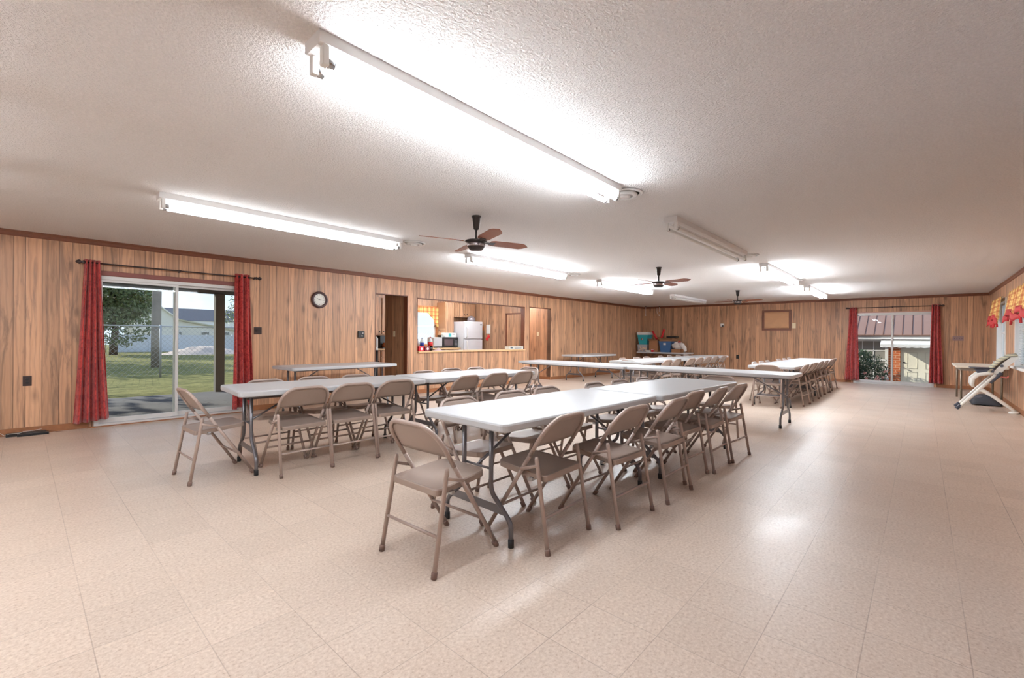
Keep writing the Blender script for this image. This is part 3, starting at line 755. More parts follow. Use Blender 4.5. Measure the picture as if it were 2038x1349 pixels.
# framed board
c = (16.24, 3.42, 1.845); t = thing('framed_board', 'dark wood frame with sagging tan paper on the far wall', 'picture', c)
y0, y1, z0, z1 = 3.011, 3.83, 1.52, 2.17; m = MB(c); f = .065
m.box((16.235, y0, z0), (L, y1, z0+f), .004).box((16.235, y0, z1-f), (L, y1, z1), .004).box((16.235, y0, z0+f), (L, y0+f, z1-f), .004).box((16.235, y1-f, z0+f), (L, y1, z1-f), .004); m.build('frame', MTRIM, t)
def paper(a, b_): return (16.243+.006*math.sin(a*7+b_*4), y0+f-.005+(y1-y0-2*f+.01)*a, z0+f-.012+.02*math.sin(a*PI)+(z1-z0-2*f+.02-.02*math.sin(a*PI))*b_)
solid(MB(c).grid(paper, 24, 8).build('paper', plain('tan_paper', (196, 150, 112), .8, 0, .12, 6), t), .002)
# floor register with loose wire
c = (.06, 7.90, 0); t = thing('floor_register', 'black baseboard vent with loose wires on the floor under the outlet', 'vent', c)
m = MB(c); m.box((-.11, 7.85, 0), (.22, 7.94, .035), .006); m.box((-.02, 7.80, 0), (.24, 7.86, .028), .004); m.build('body', MBLK, t)
MB(c).tube([(-.17, 7.93, .06), (-.12, 7.88, .02), (-.08, 7.84, .04), (0, 7.82, .042), (.03, 7.86, .05), (.1, 7.9, .045), (.18, 7.93, .05)], .0025, 6).build('wire', MWHITE, t)
MB(c).tube([(.22, 7.93, .03), (.3, 7.88, .01), (.36, 7.80, .004)], .002, 6).build('wire', plain('brown_wire', (110, 70, 50)), t)

# ------------------------------------------------------------------ kitchen
tag(MB((7.47, 8.02, .87)).box((5.73, 7.90, .872), (9.21, 8.34, .905), .006).build('counter_ledge', MCOUNT), 'light maple ledge of the kitchen pass-through counter', 'counter')
tag(MB((7.0, 10.0, .88)).box((KX0+.55, 9.62, .885), (8.40, 10.29, .92), .006).build('countertop', MCOUNT), 'light worktop along the kitchen back wall', 'countertop')
def cabinet(x0, x1, y0, z0, z1, label, base=False, grp=None, nd=2):
    c = ((x0+x1)/2, (y0+KY)/2, z0); t = thing('kitchen_cabinet', label, 'cabinet', c, 0, grp)
    MB(c).box((x0, y0, z0), (x1, KY-.005, z1)).build('body', MKX, t)
    w_ = (x1-x0)/nd
    for k in range(nd):
        a, b_ = x0+k*w_+.015, x0+(k+1)*w_-.015
        dz1 = z1-.02-(.17 if base else 0)
        d = MB(c).box((a, y0-.02, z0+.03), (b_, y0, dz1), .004).build('door', MKX, t)
        kx = b_-.04 if k % 2 == 0 else a+.04; kz = z0+.09 if not base else dz1-.08
        MB(c).lathe((kx, y0-.02, kz), [(.006, 0), (.014, -.012), (.016, -.02), (.008, -.028)], 12, 'y').build('knob', MDKM, d)
        if base:
            d = MB(c).box((a, y0-.02, z1-.165), (b_, y0, z1-.02), .004).build('drawer', MKX, t)
            MB(c).lathe(((a+b_)/2, y0-.02, z1-.09), [(.006, 0), (.014, -.012), (.016, -.02), (.008, -.028)], 12, 'y').build('knob', MDKM, d)
cabinet(4.3, 5.88, 9.68, 0, .885, 'wooden base cabinets left of the doorway view in the kitchen', True, None, 3)
cabinet(5.90, 7.12, 9.68, 0, .885, 'wooden base cabinets seen at the doorway beside the black stove pipe', True)
cabinet(7.14, 8.38, 9.68, 0, .885, 'wooden base cabinets under the kitchen window and microwave', True)
cabinet(5.5, 6.6, 9.93, 1.25, 2.2, 'wall cabinet with round knob seen through the kitchen doorway')
cabinet(8.08, 8.40, 9.93, 1.27, 2.2, 'tall wall cabinet between kitchen window and refrigerator', False, None, 1)
cabinet(8.42, 9.22, 9.93, 1.80, 2.2, 'short wall cabinet above the white refrigerator')
# kitchen window
root = bpy.data.objects.new('window_4', None); COL.objects.link(root); struct(root); root.location = (7.67, KY, 1)
m = MB(root.location)
for a, b_, c_, d_ in ((7.22, 7.28, .98, 2.09), (8.06, 8.08, .98, 2.09), (7.22, 8.08, 2.03, 2.09), (7.22, 8.08, .94, 1.0)): m.box((a, KY-.02, c_), (b_, KY+T, d_))
m.build('window_frame', plain('warm_frame', (190, 120, 70)), root)
m = MB(root.location)
for a, b_, c_, d_ in ((7.28, 7.32, 1, 2.03), (8.02, 8.06, 1, 2.03), (7.28, 8.06, 1, 1.04), (7.28, 8.06, 1.5, 1.54), (7.28, 8.06, 1.99, 2.03)): m.box((a, KY+.05, c_), (b_, KY+.09, d_))
m.build('sash', MWHITE, root)
MB(root.location).box((7.28, KY+.066, 1), (8.06, KY+.072, 2.03)).build('pane', MGLASS, root)
c = (7.67, KY-.06, 1.8)
def kv(a, b_): return (7.2+.88*a, KY-.05+.02*math.sin(a*30), 2.06-(.17+.45*max(0, (a-.55)/.45)**1.5)*b_)
t = thing('valance', 'red and orange checked valance over the kitchen window', 'valance', c)
solid(MB(c).grid(kv, 40, 10).build('valance_fabric', MPLAID, t), .004)
# fridge
c = (8.80, 9.87, 0); t = thing('refrigerator', 'white top-freezer refrigerator in the kitchen corner', 'refrigerator', c); MFR = plain('fridge_white', (222, 222, 226), .3, 0, .02)
MB(c).box((8.435, 9.57, .03), (9.13, 10.25, 1.66), .01).build('body', MFR, t)
for z0, z1, nm in ((1.17, 1.67, 'freezer_door'), (.06, 1.155, 'fridge_door')):
    d = MB(c).box((8.435, 9.50, z0), (9.13, 9.565, z1), .012).build(nm, MFR, t)
    hz = (1.2, 1.5) if z0 > 1 else (.75, 1.12)
    MB(c).tube([(8.50, 9.50, hz[0]), (8.50, 9.46, hz[0]+.03), (8.50, 9.455, (hz[0]+hz[1])/2), (8.50, 9.46, hz[1]-.03), (8.50, 9.50, hz[1])], .012, 8).build('handle', MWHITE, d)
    if z0 > 1: MB(c).box((9.04, 9.497, 1.57), (9.09, 9.50, 1.60)).build('badge', MBLK, d)
for x in (8.5, 9.05): MB(c).box((x-.03, 9.6, 0), (x+.03, 10.2, .035)).build('foot', MBLK, t)
# things on the fridge
c = (9.0, 9.85, 1.66); t = thing('lidded_bowl', 'clear domed cake cover on top of the refrigerator', 'bowl', c)
MB(c).lathe(c, [(.12, 0), (.13, .01), (.13, .02)], 24).build('tray', MSTEEL, t)
MB(c).lathe(c, [(.125, .02), (.122, .09), (.095, .15), (.05, .18), (.012, .19)], 24).build('dome', plain('smoky_dome', (150, 140, 142), .1, .3), t)
# microwave
c = (8.10, 9.90, .92); t = thing('microwave', 'black microwave on the kitchen counter beside the refrigerator', 'microwave', c)
MB(c).box((7.85, 9.75, .93), (8.40, 10.12, 1.21), .006).build('body', MBLK, t)
d = MB(c).box((7.855, 9.735, .94), (8.26, 9.75, 1.20), .003).build('door', MBLK, t)
MB(c).box((7.90, 9.732, .98), (8.20, 9.7355, 1.16)).build('window', plain('micro_window', (92, 80, 84), .2), d)
MB(c).tube([(8.24, 9.72, .97), (8.24, 9.72, 1.17)], .006, 8).build('handle', MBLK, d)
m = MB(c)
for i in range(3):
    for j in range(5): m.box((8.285+i*.032, 9.745, .96+j*.035), (8.307+i*.032, 9.75, .98+j*.035))
m.build('keypad', plain('key_grey', (120, 120, 124)), t)
for x in (7.88, 8.37): MB(c).box((x-.015, 9.8, .92), (x+.015, 10.05, .932)).build('foot', MBLK, t)
c = (7.66, 9.85, .92); t = thing('bread_box', 'silver steel box left of the black microwave', 'box', c)
MB(c).box((7.5, 9.70, .92), (7.80, 9.98, 1.205), .01).build('body', plain('brushed_steel', (200, 200, 202), .35, .5), t); MB(c).box((7.5, 9.69, .92), (7.80, 9.70, .96)).build('base', MDKM, t)
c = (8.2, 9.9, 1.21); t = thing('tissue_box', 'white and teal carton lying on top of the microwave', 'box', c)
MB(c).box((7.98, 9.80, 1.21), (8.38, 9.98, 1.335), .004).build('carton', plain('carton_white', (226, 226, 220), .5), t)
MB(c).box((8.10, 9.798, 1.225), (8.2, 9.80, 1.32)).build('label', plain('teal_ink', (70, 170, 170)), t); MB(c).box((8.24, 9.798, 1.29), (8.33, 9.80, 1.305)).build('label', MBLK, t)
# papers and mitts on the side wall
c = (KX1, 9.38, 1.46); t = thing('notice_paper', 'two white paper sheets pinned on the kitchen side wall', 'paper', c)
for y in (9.42, 9.335): MB(c).box((KX1-.003, y-.04, 1.33), (KX1-.001, y+.04, 1.59)).build('sheet', plain('sheet_paper', (222, 220, 214), .7), t)
for k, (y, z) in enumerate(((9.36, 1.24), (9.42, 1.17))):
    o = MB((KX1, y, z)).lathe((KX1-.012, y, z), [(.02, -.01), (.05, -.008), (.055, 0), (.05, .008), (.02, .01)], 16, 'x').build('pot_holder', plain('red_cloth', (200, 40, 44), .8)); tag(o, ('upper red pot holder hanging under the pinned papers', 'lower red pot holder hanging under the pinned papers')[k], 'pot holder', 'red pot holders')
tag(MB((KX1, 9.62, 1.52)).box((KX1-.006, 9.57, 1.43), (KX1-.001, 9.67, 1.54), .002).build('orange_card', plain('orange_card', (214, 120, 50))), 'small orange card left of the pinned papers', 'card')
# side-wall pantry door
root = bpy.data.objects.new('door_3', None); COL.objects.link(root); struct(root); root.location = (KX1, 8.36, 0)
m = MB(root.location); m.box((KX1-.02, 8.62, 0), (KX1, 8.67, 1.90)).box((KX1-.02, 8.05, 0), (KX1, 8.09, 1.90)).box((KX1-.02, 8.05, 1.86), (KX1, 8.67, 1.90)); m.build('door_frame', MTRIM, root)
d = MB(root.location).box((KX1-.012, 8.09, .02), (KX1-.001, 8.62, 1.86)).build('door_leaf', MDOOR, root)
MB(root.location).lathe((KX1-.012, 8.56, .95), [(.01, 0), (.01, -.03), (.026, -.045), (.02, -.06)], 14, 'x').build('knob', MSTEEL, d)
# things on the ledge
def bottle(x, y, z, liquid, labelc, lab, h=.31, rr=.054):
    c = (x, y, z); t = thing('soda_bottle', lab, 'bottle', c, 0, 'soda bottles on the ledge')
    MB(c).lathe(c, [(rr*.8, 0), (rr, .012), (rr, h*.36)], 20).build('liquid', plain('liquid_'+lab[:12], liquid, .15), t)
    MB(c).lathe(c, [(rr, h*.62), (rr*.9, h*.72), (rr*.4, h*.88), (rr*.26, h*.92), (rr*.26, h*.95)], 20).build('bottle_top', plain('clear_plastic', (210, 214, 214), .12), t)
    MB(c).lathe(c, [(rr*1.01, h*.36), (rr*1.01, h*.62)], 20).build('label', plain('lab_'+lab[:12], labelc, .4), t)
    MB(c).lathe(c, [(rr*.3, h*.94), (rr*.3, h)], 14).build('cap', plain('cap_'+lab[:10], labelc, .4), t)
bottle(6.19, 8.12, .905, (28, 12, 10), (210, 40, 44), 'red-labelled dark cola bottle on the ledge, in front of the window', .31)
bottle(6.02, 8.20, .905, (40, 20, 30), (50, 70, 160), 'blue-labelled bottle on the ledge beside the cola', .29, .045)
bottle(5.92, 8.22, .905, (150, 140, 132), (150, 140, 132), 'grey-labelled bottle at the left end of the ledge', .26, .04)
for k, (x, cc, lb) in enumerate(((5.83, (206, 34, 44), 'bright red drink carton at the left end of the ledge'), (5.99, (120, 30, 40), 'dark red drink carton between red carton and cola bottle'))):
    c = (x, 8.02, .905); t = thing('drink_carton', lb, 'carton', c, 0, 'drink cartons on the ledge')
    MB(c).box((x-.07, 7.95, .905), (x+.06, 8.09, 1.01), .006).build('carton', plain('carton%d' % k, cc, .4), t)
    m = MB(c); m.lathe((x, 7.949, .955), [(.03, 0), (.03, -.001)], 18, 'y'); m.build('emblem', plain('white_ink', (230, 226, 226)), t)
c = (8.95, 8.05, .905); t = thing('foil_box', 'long white kitchen-wrap carton at the right end of the ledge', 'carton', c)
MB(c).box((8.62, 7.97, .905), (9.19, 8.12, .985), .004).build('carton', plain('carton_cream', (222, 218, 208), .5), t)
MB(c).box((8.68, 7.968, .93), (8.77, 7.97, .965)).build('label', plain('slate_ink', (80, 100, 110)), t); MB(c).box((8.84, 7.968, .925), (9.12, 7.97, .945)).build('label', plain('grey_ink', (140, 140, 144)), t)
c = (6.36, 8.06, .905); o = MB(c).grid(lambda a, b_: (6.27+.18*a, 7.98+.16*b_, .907+.05*math.sin(a*PI)*math.sin(b_*PI)*(1+.4*math.sin(a*17+b_*9))), 14, 10).build('napkin_bundle', plain('pink_white', (230, 200, 196), .7)); tag(o, 'crumpled pale napkins right of the cola bottle', 'napkin')
# doorway glimpse: coffee maker and items, black stove
c = (6.02, 9.85, .92); t = thing('coffee_maker', 'coffee maker with glass pot seen through the kitchen doorway', 'coffee maker', c)
MB(c).box((5.98, 9.86, .92), (6.14, 10.05, 1.24), .008).build('body', MBLK, t); MB(c).box((5.98, 9.74, .92), (6.14, 9.86, .945), .004).build('base', MBLK, t)
MB(c).lathe((6.06, 9.79, .946), [(.045, 0), (.062, .03), (.06, .07), (.035, .10), (.04, .115)], 18).build('pot', plain('coffee_glass', (110, 50, 24), .1), t)
MB(c).tube([(6.11, 9.76, .965), (6.145, 9.74, .97), (6.15, 9.74, 1.03), (6.11, 9.76, 1.045)], .008, 8).build('pot_handle', MWHITE, t)
c = (5.9, 9.95, .92); o = MB(c).lathe(c, [(.04, 0), (.05, .02), (.05, .26), (.03, .28)], 18).build('canister', plain('orange_canister', (226, 130, 50), .4)); tag(o, 'orange canister beside the coffee maker', 'canister')
c = (5.80, 9.72, .92); o = MB(c).lathe(c, [(.03, 0), (.035, .02), (.035, .24), (.012, .29)], 14).build('dish_soap_bottle', MWHITE); tag(o, 'white bottle at the end of the worktop inside the doorway', 'bottle')
c = (5.16, 8.5, 0); t = thing('floor_fan_stand', 'black upright pole with chrome edge just inside the kitchen doorway', 'stand', (4.98, 8.35, 0))
MB((4.98, 8.35, 0)).lathe((4.98, 8.35, 0), [(.13, 0), (.13, .015), (.04, .03), (.035, .04)], 20).build('base', MBLK, t)
MB((4.98, 8.35, 0)).tube([(4.98, 8.35, .03), (4.98, 8.35, .93)], .035, 14).build('pole', MBLK, t); MB((4.98, 8.35, 0)).lathe((4.98, 8.35, .93), [(.035, 0), (.04, .02), (.015, .06)], 14).build('cap', MWHITE, t)
# ------------------------------------------------------------------ bins in the far corner (table top z .74)
ZT = .74
def tub(name, label, cat, y0, y1, x0, x1, z0, z1, mat, lid=None, taper=.03, extra=None, contents=None):
    c = ((x0+x1)/2, (y0+y1)/2, z0); t = thing(name, label, cat, c)
    m = MB(c); rs = []
    for z, ins in ((z0, taper), (z1-.02, .004), (z1-.02, -.006), (z1, -.006)):
        rs.append([m.V(p) for p in ((x0+ins, y0+ins, z), (x1-ins, y0+ins, z), (x1-ins, y1-ins, z), (x0+ins, y1-ins, z))])
    fs = [m.bm.faces.new(list(reversed(rs[0])))]
    for a, b_ in zip(rs, rs[1:]):
        for j in range(4): fs.append(m.bm.faces.new((a[j], a[(j+1) % 4], b_[(j+1) % 4], b_[j])))
    if not contents: fs.append(m.bm.faces.new(rs[-1]))
    m._f(fs); m.build('tub', mat, t)
    if lid: MB(c).box((x0-.015, y0-.015, z1), (x1+.015, y1+.015, z1+lid[1]), .008).build('lid', lid[0], t)
    return t, c
MTEAL = plain('teal_plastic', (46, 160, 168), .4); MBLUE = plain('blue_plastic', (66, 104, 150), .45)
t, c = tub('storage_bin', 'clear bin full of pale decorations under the teal bin', 'bin', 7.43, 7.82, 15.5, 15.9, ZT, 1.0, plain('cloudy_plastic', (176, 172, 176), .25), None, .02)
m = MB(c)
for k in range(26):
    y, z = random.uniform(7.46, 7.75), random.uniform(.77, .92); m.lathe((15.497, y, z), [(.002, -.008), (.022, -.004), (.022, .004), (.002, .006)], 8, 'x')
m.build('decorations', plain('cream_toys', (224, 196, 170), .6, 0, .2, 40), t)
t, c = tub('storage_bin', 'teal bin with white lid stacked on the clear bin', 'bin', 7.42, 7.82, 15.5, 15.9, 1.0, 1.36, MTEAL, (plain('lid_white', (230, 228, 226)), .10), .045)
MB(c).lathe((15.51, 7.64, 1.2), [(.04, .0), (.045, -.005), (.02, -.01)], 14, 'x').build('handle', MSTEEL, t)
def carton(name, label, y0, y1, x0, x1, z0, z1, flaps=True, rgb=(164, 116, 82)):
    c = ((x0+x1)/2, (y0+y1)/2, z0); t = thing(name, label, 'box', c); mt = plain('cardboard%d' % rgb[0], rgb, .85, 0, .1, 10)
    MB(c).box((x0, y0, z0), (x1, y1, z1), .003).build('box_body', mt, t)
    if flaps:
        MB(c).prism([(x0, y0, z1), (x0, y1, z1), (x0-.07, y1+.01, z1-.04), (x0-.07, y0-.01, z1-.04)], (0, 0, .004)).build('flap', mt, t)
        MB(c).prism([(x0, y1, z1), (x1, y1, z1), (x1, y1+.08, z1+.03), (x0, y1+.08, z1+.03)], (0, 0, .004)).build('flap', mt, t)
    return t, c
t, c = carton('cardboard_box', 'tall brown cardboard box between the teal and blue bins', 7.04, 7.36, 15.5, 15.85, ZT, 1.19)
t, c = tub('storage_bin', 'blue plastic tote with white label on the corner table', 'bin', 6.54, 6.99, 15.5, 15.95, ZT, 1.13, MBLUE, None, .05)
MB(c).box((15.505, 6.73, 1.0), (15.512, 6.82, 1.07)).build('label', MWHITE, t)
t, c = carton('cardboard_box', 'open flattened cardboard box lying on the blue tote', 6.50, 6.98, 15.5, 15.95, 1.132, 1.24, True, (150, 108, 76))
o = MB((15.75, 6.58, 1.245)).box((15.65, 6.42, 1.245), (15.9, 6.78, 1.33), .02).build('black_case', MBLK); tag(o, 'black case resting on the open cardboard box', 'case')
for k, (ya, za, yb, zb, lb) in enumerate(((7.15, 1.20, 7.33, 1.50, 'red wrapping roll leaning left out of the tall cardboard box'), (6.99, 1.20, 6.89, 1.56, 'red wrapping roll leaning right above the blue tote'))):
    o = MB((15.7, ya, za)).tube([(15.70, ya, za), (15.72, yb, zb)], .038, 12, flat=1.0).build('wrapping_roll', plain('red_wrap', (206, 36, 42), .4)); tag(o, lb, 'wrapping roll', 'red wrapping rolls')
t, c = carton('cardboard_box', 'low cardboard box under the white plush hat', 6.20, 6.50, 15.45, 15.75, ZT, .86, False)
c = (15.6, 6.3, .86); t = thing('stocking_bundle', 'white fluffy bundle with red tip flopped over the low box', 'bundle', c); MPL = plain('white_plush', (232, 226, 222), .9, 0, .05, 20, .5, .4)
def plush(a, b_):
    th, ph = a*2*PI, b_*PI
    rr = 1+.12*math.sin(5*th+3*ph)+.08*math.sin(9*ph+th)
    return (15.6+.13*rr*math.sin(ph)*math.cos(th), 6.32+.20*rr*math.sin(ph)*math.sin(th), .98+.13*rr*math.cos(ph))
MB(c).grid(plush, 28, 16).build('fur', MPL, t)
MB(c).tube([(15.55, 6.28, 1.05), (15.52, 6.15, 1.0), (15.5, 6.05, .9), (15.48, 6.02, .82), (15.5, 6.06, .78)], [.06, .08, .07, .05, .03], 14).build('tail', MPL, t)
MB(c).lathe((15.58, 6.27, 1.09), [(.05, 0), (.055, .02), (.03, .05), (.005, .06)], 14).build('red_tip', plain('red_felt', (206, 50, 56), .8), t)
c = (15.46, 7.21, ZT); t = thing('mug', 'red mug with white rim in front of the tall cardboard box', 'mug', c)
MB(c).lathe(c, [(.035, 0), (.042, .01), (.042, .075)], 18).build('cup', plain('red_glaze', (214, 30, 44), .3), t); MB(c).lathe(c, [(.043, .075), (.043, .1), (.036, .1)], 18).build('rim', MWHITE, t)
MB(c).tube([(15.46, 7.165, .76), (15.46, 7.14, .775), (15.46, 7.14, .81), (15.46, 7.165, .825)], .006, 8).build('handle', plain('red_glaze', (214, 30, 44)), t)
o = MB((15.46, 7.37, ZT)).box((15.42, 7.27, ZT), (15.52, 7.44, ZT+.06), .008).build('small_white_box', MWHITE); tag(o, 'small white box in front of the clear bin', 'box')

# ------------------------------------------------------------------ high chair at right
def highchair():
    c = (11.45, -.85, 0); t = thing('high_chair', 'reclined white high chair with plaid seat pad and grey tray', 'high chair', c)
    MH = plain('highchair_white', (236, 232, 224), .35, 0, .03); MG = plain('highchair_grey', (74, 76, 88), .5)
    Y = lambda u_: -.50-u_
    for k, xx in enumerate((11.33, 11.72)):
        lg = MB(c).tube([(xx, Y(-.02), .02), (xx, Y(.02), .06), (xx, Y(.26), .38), (xx, Y(.45), .64)], [.022, .026, .027, .024], 12, flat=.6).build('leg', MH, t)
        MB(c).tube([(xx-.0, Y(-.03), .012), (xx, Y(.03), .08)], .029, 10, flat=.6).build('foot_cap', MG, lg)
        MB(c).tube([(xx, Y(.22), .37), (xx, Y(.30), .36), (xx, Y(.42), .27), (xx, Y(.58), .13), (xx, Y(.70), .025)], [.02, .028, .028, .026, .022], 12, flat=.6).build('leg', MH, t)
        MB(c).tube([(xx, Y(.38), .50), (xx, Y(.48), .63), (xx, Y(.52), .68)], .028, 10, flat=.5).build('hinge_bracket', MG, t)
        MB(c).tube([(xx, Y(.42), .66), (xx, Y(.36), .665), (xx, Y(.24), .635), (xx, Y(.175), .56), (xx, Y(.165), .47), (xx, Y(.18), .41)], [.02, .03, .032, .032, .028, .018], 12, flat=.6).build('armrest', MH, t)
    MB(c).tube([(11.33, Y(.62), .09), (11.72, Y(.62), .09)], .018, 10).build('crossbar', MH, t)
    MB(c).tube([(11.30, Y(.60), .012), (11.30, Y(.70), .018), (11.36, Y(.72), .012)], [.02, .03, .02], 10).build('foot_pad', MH, t)
    MB(c).prism([(11.34, Y(.20), .735), (11.34, Y(.44), .745), (11.34, Y(.42), .66), (11.34, Y(.26), .63)], (.36, 0, 0)).build('tray', MG, t)
    MB(c).box((11.32, Y(.44), .742), (11.73, Y(.14), .758), .006).build('tray_rim', MG, t)
    prof = [(.42, .60), (.50, .66), (.60, .80), (.72, .95), (.70, .98), (.63, .96), (.52, .84), (.44, .72), (.38, .66)]
    MB(c).prism([(11.35, Y(a), b_) for a, b_ in prof], (.34, 0, 0)).build('seat_shell', MH, t)
    def pad(a, b_):
        pr = [(.36, .69), (.42, .78), (.50, .89), (.60, .97), (.70, .995)]
        q = b_*4; i = min(3, int(q)); f_ = q-i; u_ = pr[i][0]*(1-f_)+pr[i+1][0]*f_; z = pr[i][1]*(1-f_)+pr[i+1][1]*f_
        return (11.335+.37*a, Y(u_), z+.02*math.sin(a*PI)-.012*abs(math.sin(b_*12)))
    N = NT('pad_plaid'); o_, p = N.xyz(); a = N.ramp(N.math('FRACT', N.math('MULTIPLY', p['X'], 22.0)), [(0, 1.0), (.3, 0.0)], 'CONSTANT'); b2 = N.ramp(N.math('FRACT', N.math('MULTIPLY', p['Z'], 24.0)), [(0, 1.0), (.35, 0.0)], 'CONSTANT')
    cc = N.mix(N.math('MULTIPLY', a, .5), srgb(208, 200, 170), srgb(70, 90, 70)); cc = N.mix(N.math('MULTIPLY', b2, .6), cc, srgb(60, 66, 84)); N.base(cc, .8)
    solid(MB(c).grid(pad, 14, 20).build('seat_pad', N.m, t), .03)
    MB(c).lathe((11.345, Y(.52), .80), [(.024, 0), (.022, -.012)], 14, 'x').build('recline_knob', MG, t)
    MB(c).tube([(11.345, Y(.49), .62), (11.345, Y(.58), .60), (11.345, Y(.60), .63)], .012, 8).build('harness_strap', plain('red_strap', (206, 110, 104)), t)
    MB(c).prism([(11.36, Y(.16), .20), (11.36, Y(.30), .23), (11.36, Y(.30), .245), (11.36, Y(.16), .215)], (.34, 0, 0)).build('footrest', MG, t)
highchair()
c = (12.9, -.9, 0); o = MB(c).grid(lambda a, b_: (12.3+1.0*a, -.72-.40*b_, .02+.14*math.sin(a*PI)**.6*math.sin(b_*PI)**.6*(1+.2*math.sin(a*11+b_*7))), 20, 12).build('dark_bag', plain('dark_cloth', (60, 60, 66), .8)); solid(o, .01); tag(o, 'flat dark bag on the floor under the cream side table', 'bag')

# ------------------------------------------------------------------ outside, lawn side
def ground(a, b_): return (-60+150*a, W+T+70*b_, -.1)
struct(MB().box((-60, 12.05, -.3), (90, 75, -.1)).build('ground_lawn', MGRASS))
struct(MB().box((-4, W+T, -.3), (KX0-T, 12.05, -.08)).build('patio_slab', MSLAB))
struct(MB().box((KX0-T, KY+T, -.3), (40, 12.05, -.1)).build('ground_lawn_strip', MGRASS))
struct(MB().box((-60, W+T, -.3), (-4, 12.05, -.1)).build('ground_lawn_side', MGRASS))
MPR = plain('patio_grey', (112, 114, 116), .7, 0, .1)
t = thing('patio_roof', 'grey ribbed patio roof with timber beam outside the left sliding door', 'roof', (1.0, 10.1, 2.2))
org = t.location
m = MB(org)
n = 60
def rf(a, b_):
    x = -3.5+7.0*a; return (x, W+T+b_*(12.35-W-T), 2.46-.12*b_+(.02 if int(a*160) % 2 else 0))
solid(m.grid(rf, 160, 1, False).build('roof_deck', MPR, t), .01)
for k in range(8):
    x = -2.9+k*.85; MB(org).box((x-.02, W+T+.01, 2.30), (x+.02, 11.93, 2.40)).build('rafter', MPR, t)
MB(org).box((-3.5, 11.93, 2.155), (3.48, 12.05, 2.31)).build('beam', MPR, t)
for k, x in enumerate((-1.2, 3.10)): MB(org).box((x-.09, 11.90, -.08), (x+.09, 12.06, 2.155)).build('post', plain('post_timber', (120, 116, 110), .8, 0, .15, 6), t)
# chain link fence
t = thing('chain_link_fence', 'chain link fence with top rail across the lawn', 'fence', (4, 17.27, -.1)); org = t.location; MGV = plain('galvanised', (176, 178, 180), .6, .2)
m = MB(org); H0, H1 = -.05, 1.46
x0, x1 = -3.0, 12.0; s_ = .10; k = 0
while x0+k*s_*1.4142 < x1+1.6:
    xx = x0+k*s_*1.4142
    for dr in (1, -1):
        a = Vector((xx, 17.27, H0)); b_ = Vector((xx+dr*(H1-H0), 17.27, H1)); dv = (b_-a).normalized(); nn = Vector((dv.z, 0, -dv.x))*.0028
        m.face([a-nn, b_-nn, b_+nn, a+nn]); 
    k += 1
solid(m.build('mesh_wire', MGV, t), .003)
MB(org).tube([(x0, 17.27, 1.47), (x1, 17.27, 1.47)], .02, 8).build('top_rail', MGV, t)
for x in (-3.0, -.1, 2.91, 5.95, 8.95, 12.0): MB(org).tube([(x, 17.27, -.1), (x, 17.27, 1.52)], .03, 8).build('post', MGV, t)
# utility pole
o = MB((3.69, 22.7, -.1)).tube([(3.69, 22.7, -.1), (3.68, 22.7, 1.2), (3.75, 22.7, 8.0)], [.175, .165, .13], 16).build('utility_pole', plain('weathered_pole', (150, 140, 128), .9, 0, .2, 5)); tag(o, 'weathered wooden utility pole standing behind the chain link fence', 'pole')
# white vinyl fence
t = thing('vinyl_fence', 'white solid panel fence at the back of the lawn', 'fence', (9, 43.5, -.1)); org = t.location; MV = plain('vinyl_white', (222, 226, 236), .5)
xs = [4.8+1.86*k for k in range(9)]
for a, b_ in zip(xs, xs[1:]): MB(org).box((a+.06, 43.48, -.1), (b_-.06, 43.54, 1.20)).build('panel', MV, t)
for a in xs: MB(org).box((a-.06, 43.44, -.1), (a+.06, 43.58, 1.26)).build('post', MV, t)
t = thing('metal_gate', 'dark open gate at the left end of the white fence', 'gate', (4.2, 43.4, -.1)); org = t.location
for k in range(5): MB(org).box((3.75+k*.2, 43.4, -.1), (3.80+k*.2, 43.44, 1.3)).build('bar', MDKM, t)
MB(org).box((3.7, 43.4, .9), (4.7, 43.44, .98)).build('rail', MDKM, t)
# gravel mound
def mound(a, b_):
    x, y = 6.0+5.5*a, 35.5+3.2*b_; h = math.sin(a*PI)**1.3*math.sin(b_*PI); return (x, y, -.12+.55*h*(1+.15*math.sin(a*23)*math.sin(b_*17)))
o = MB((8.7, 37, -.1)).grid(mound, 40, 20).build('gravel_mound', plain('gravel', (196, 180, 168), .95, 0, .25, 12)); tag(o, 'low pinkish gravel mound in front of the white fence', 'mound', None, 'stuff')
# house
t = thing('house', 'white gabled house with dark shingle roof beyond the white fence', 'house', (10, 52, -.1)); org = t.location; MS = plain('siding', (226, 222, 210), .7); MSH = plain('shingles', (84, 88, 98), .9, 0, .15, 3)
MB(org).prism([(6.9, 52, -.1), (10.0, 52, -.1), (10.0, 52, 2.7), (8.17, 52, 4.2), (6.9, 52, 3.15)], (0, 6, 0)).build('gable_wing', MS, t)
MB(org).prism([(8.17, 51.8, 4.33), (8.17, 51.8, 4.2), (10.1, 51.8, 2.63), (10.1, 51.8, 2.76)], (0, 6, 0)).build('roof', MS, t)
MB(org).prism([(8.17, 51.8, 4.33), (6.7, 51.8, 3.1), (6.7, 51.8, 2.97), (8.17, 51.8, 4.2)], (0, 6, 0)).build('roof', MS, t)
MB(org).box((9.9, 53, -.1), (20, 60, 2.6)).build('main_wall', MS, t)
MB(org).prism([(5.5, 52.9, 2.62), (5.5, 56.5, 3.95), (5.5, 60, 2.6)], (15, 0, 0)).build('roof', MSH, t)
MB(org).prism([(9.95, 51.9, 2.75), (9.95, 52.0, 2.62), (16.0, 52, 1.45), (16.0, 51.9, 1.58)], (0, 1.2, 0)).build('porch_roof', MS, t)
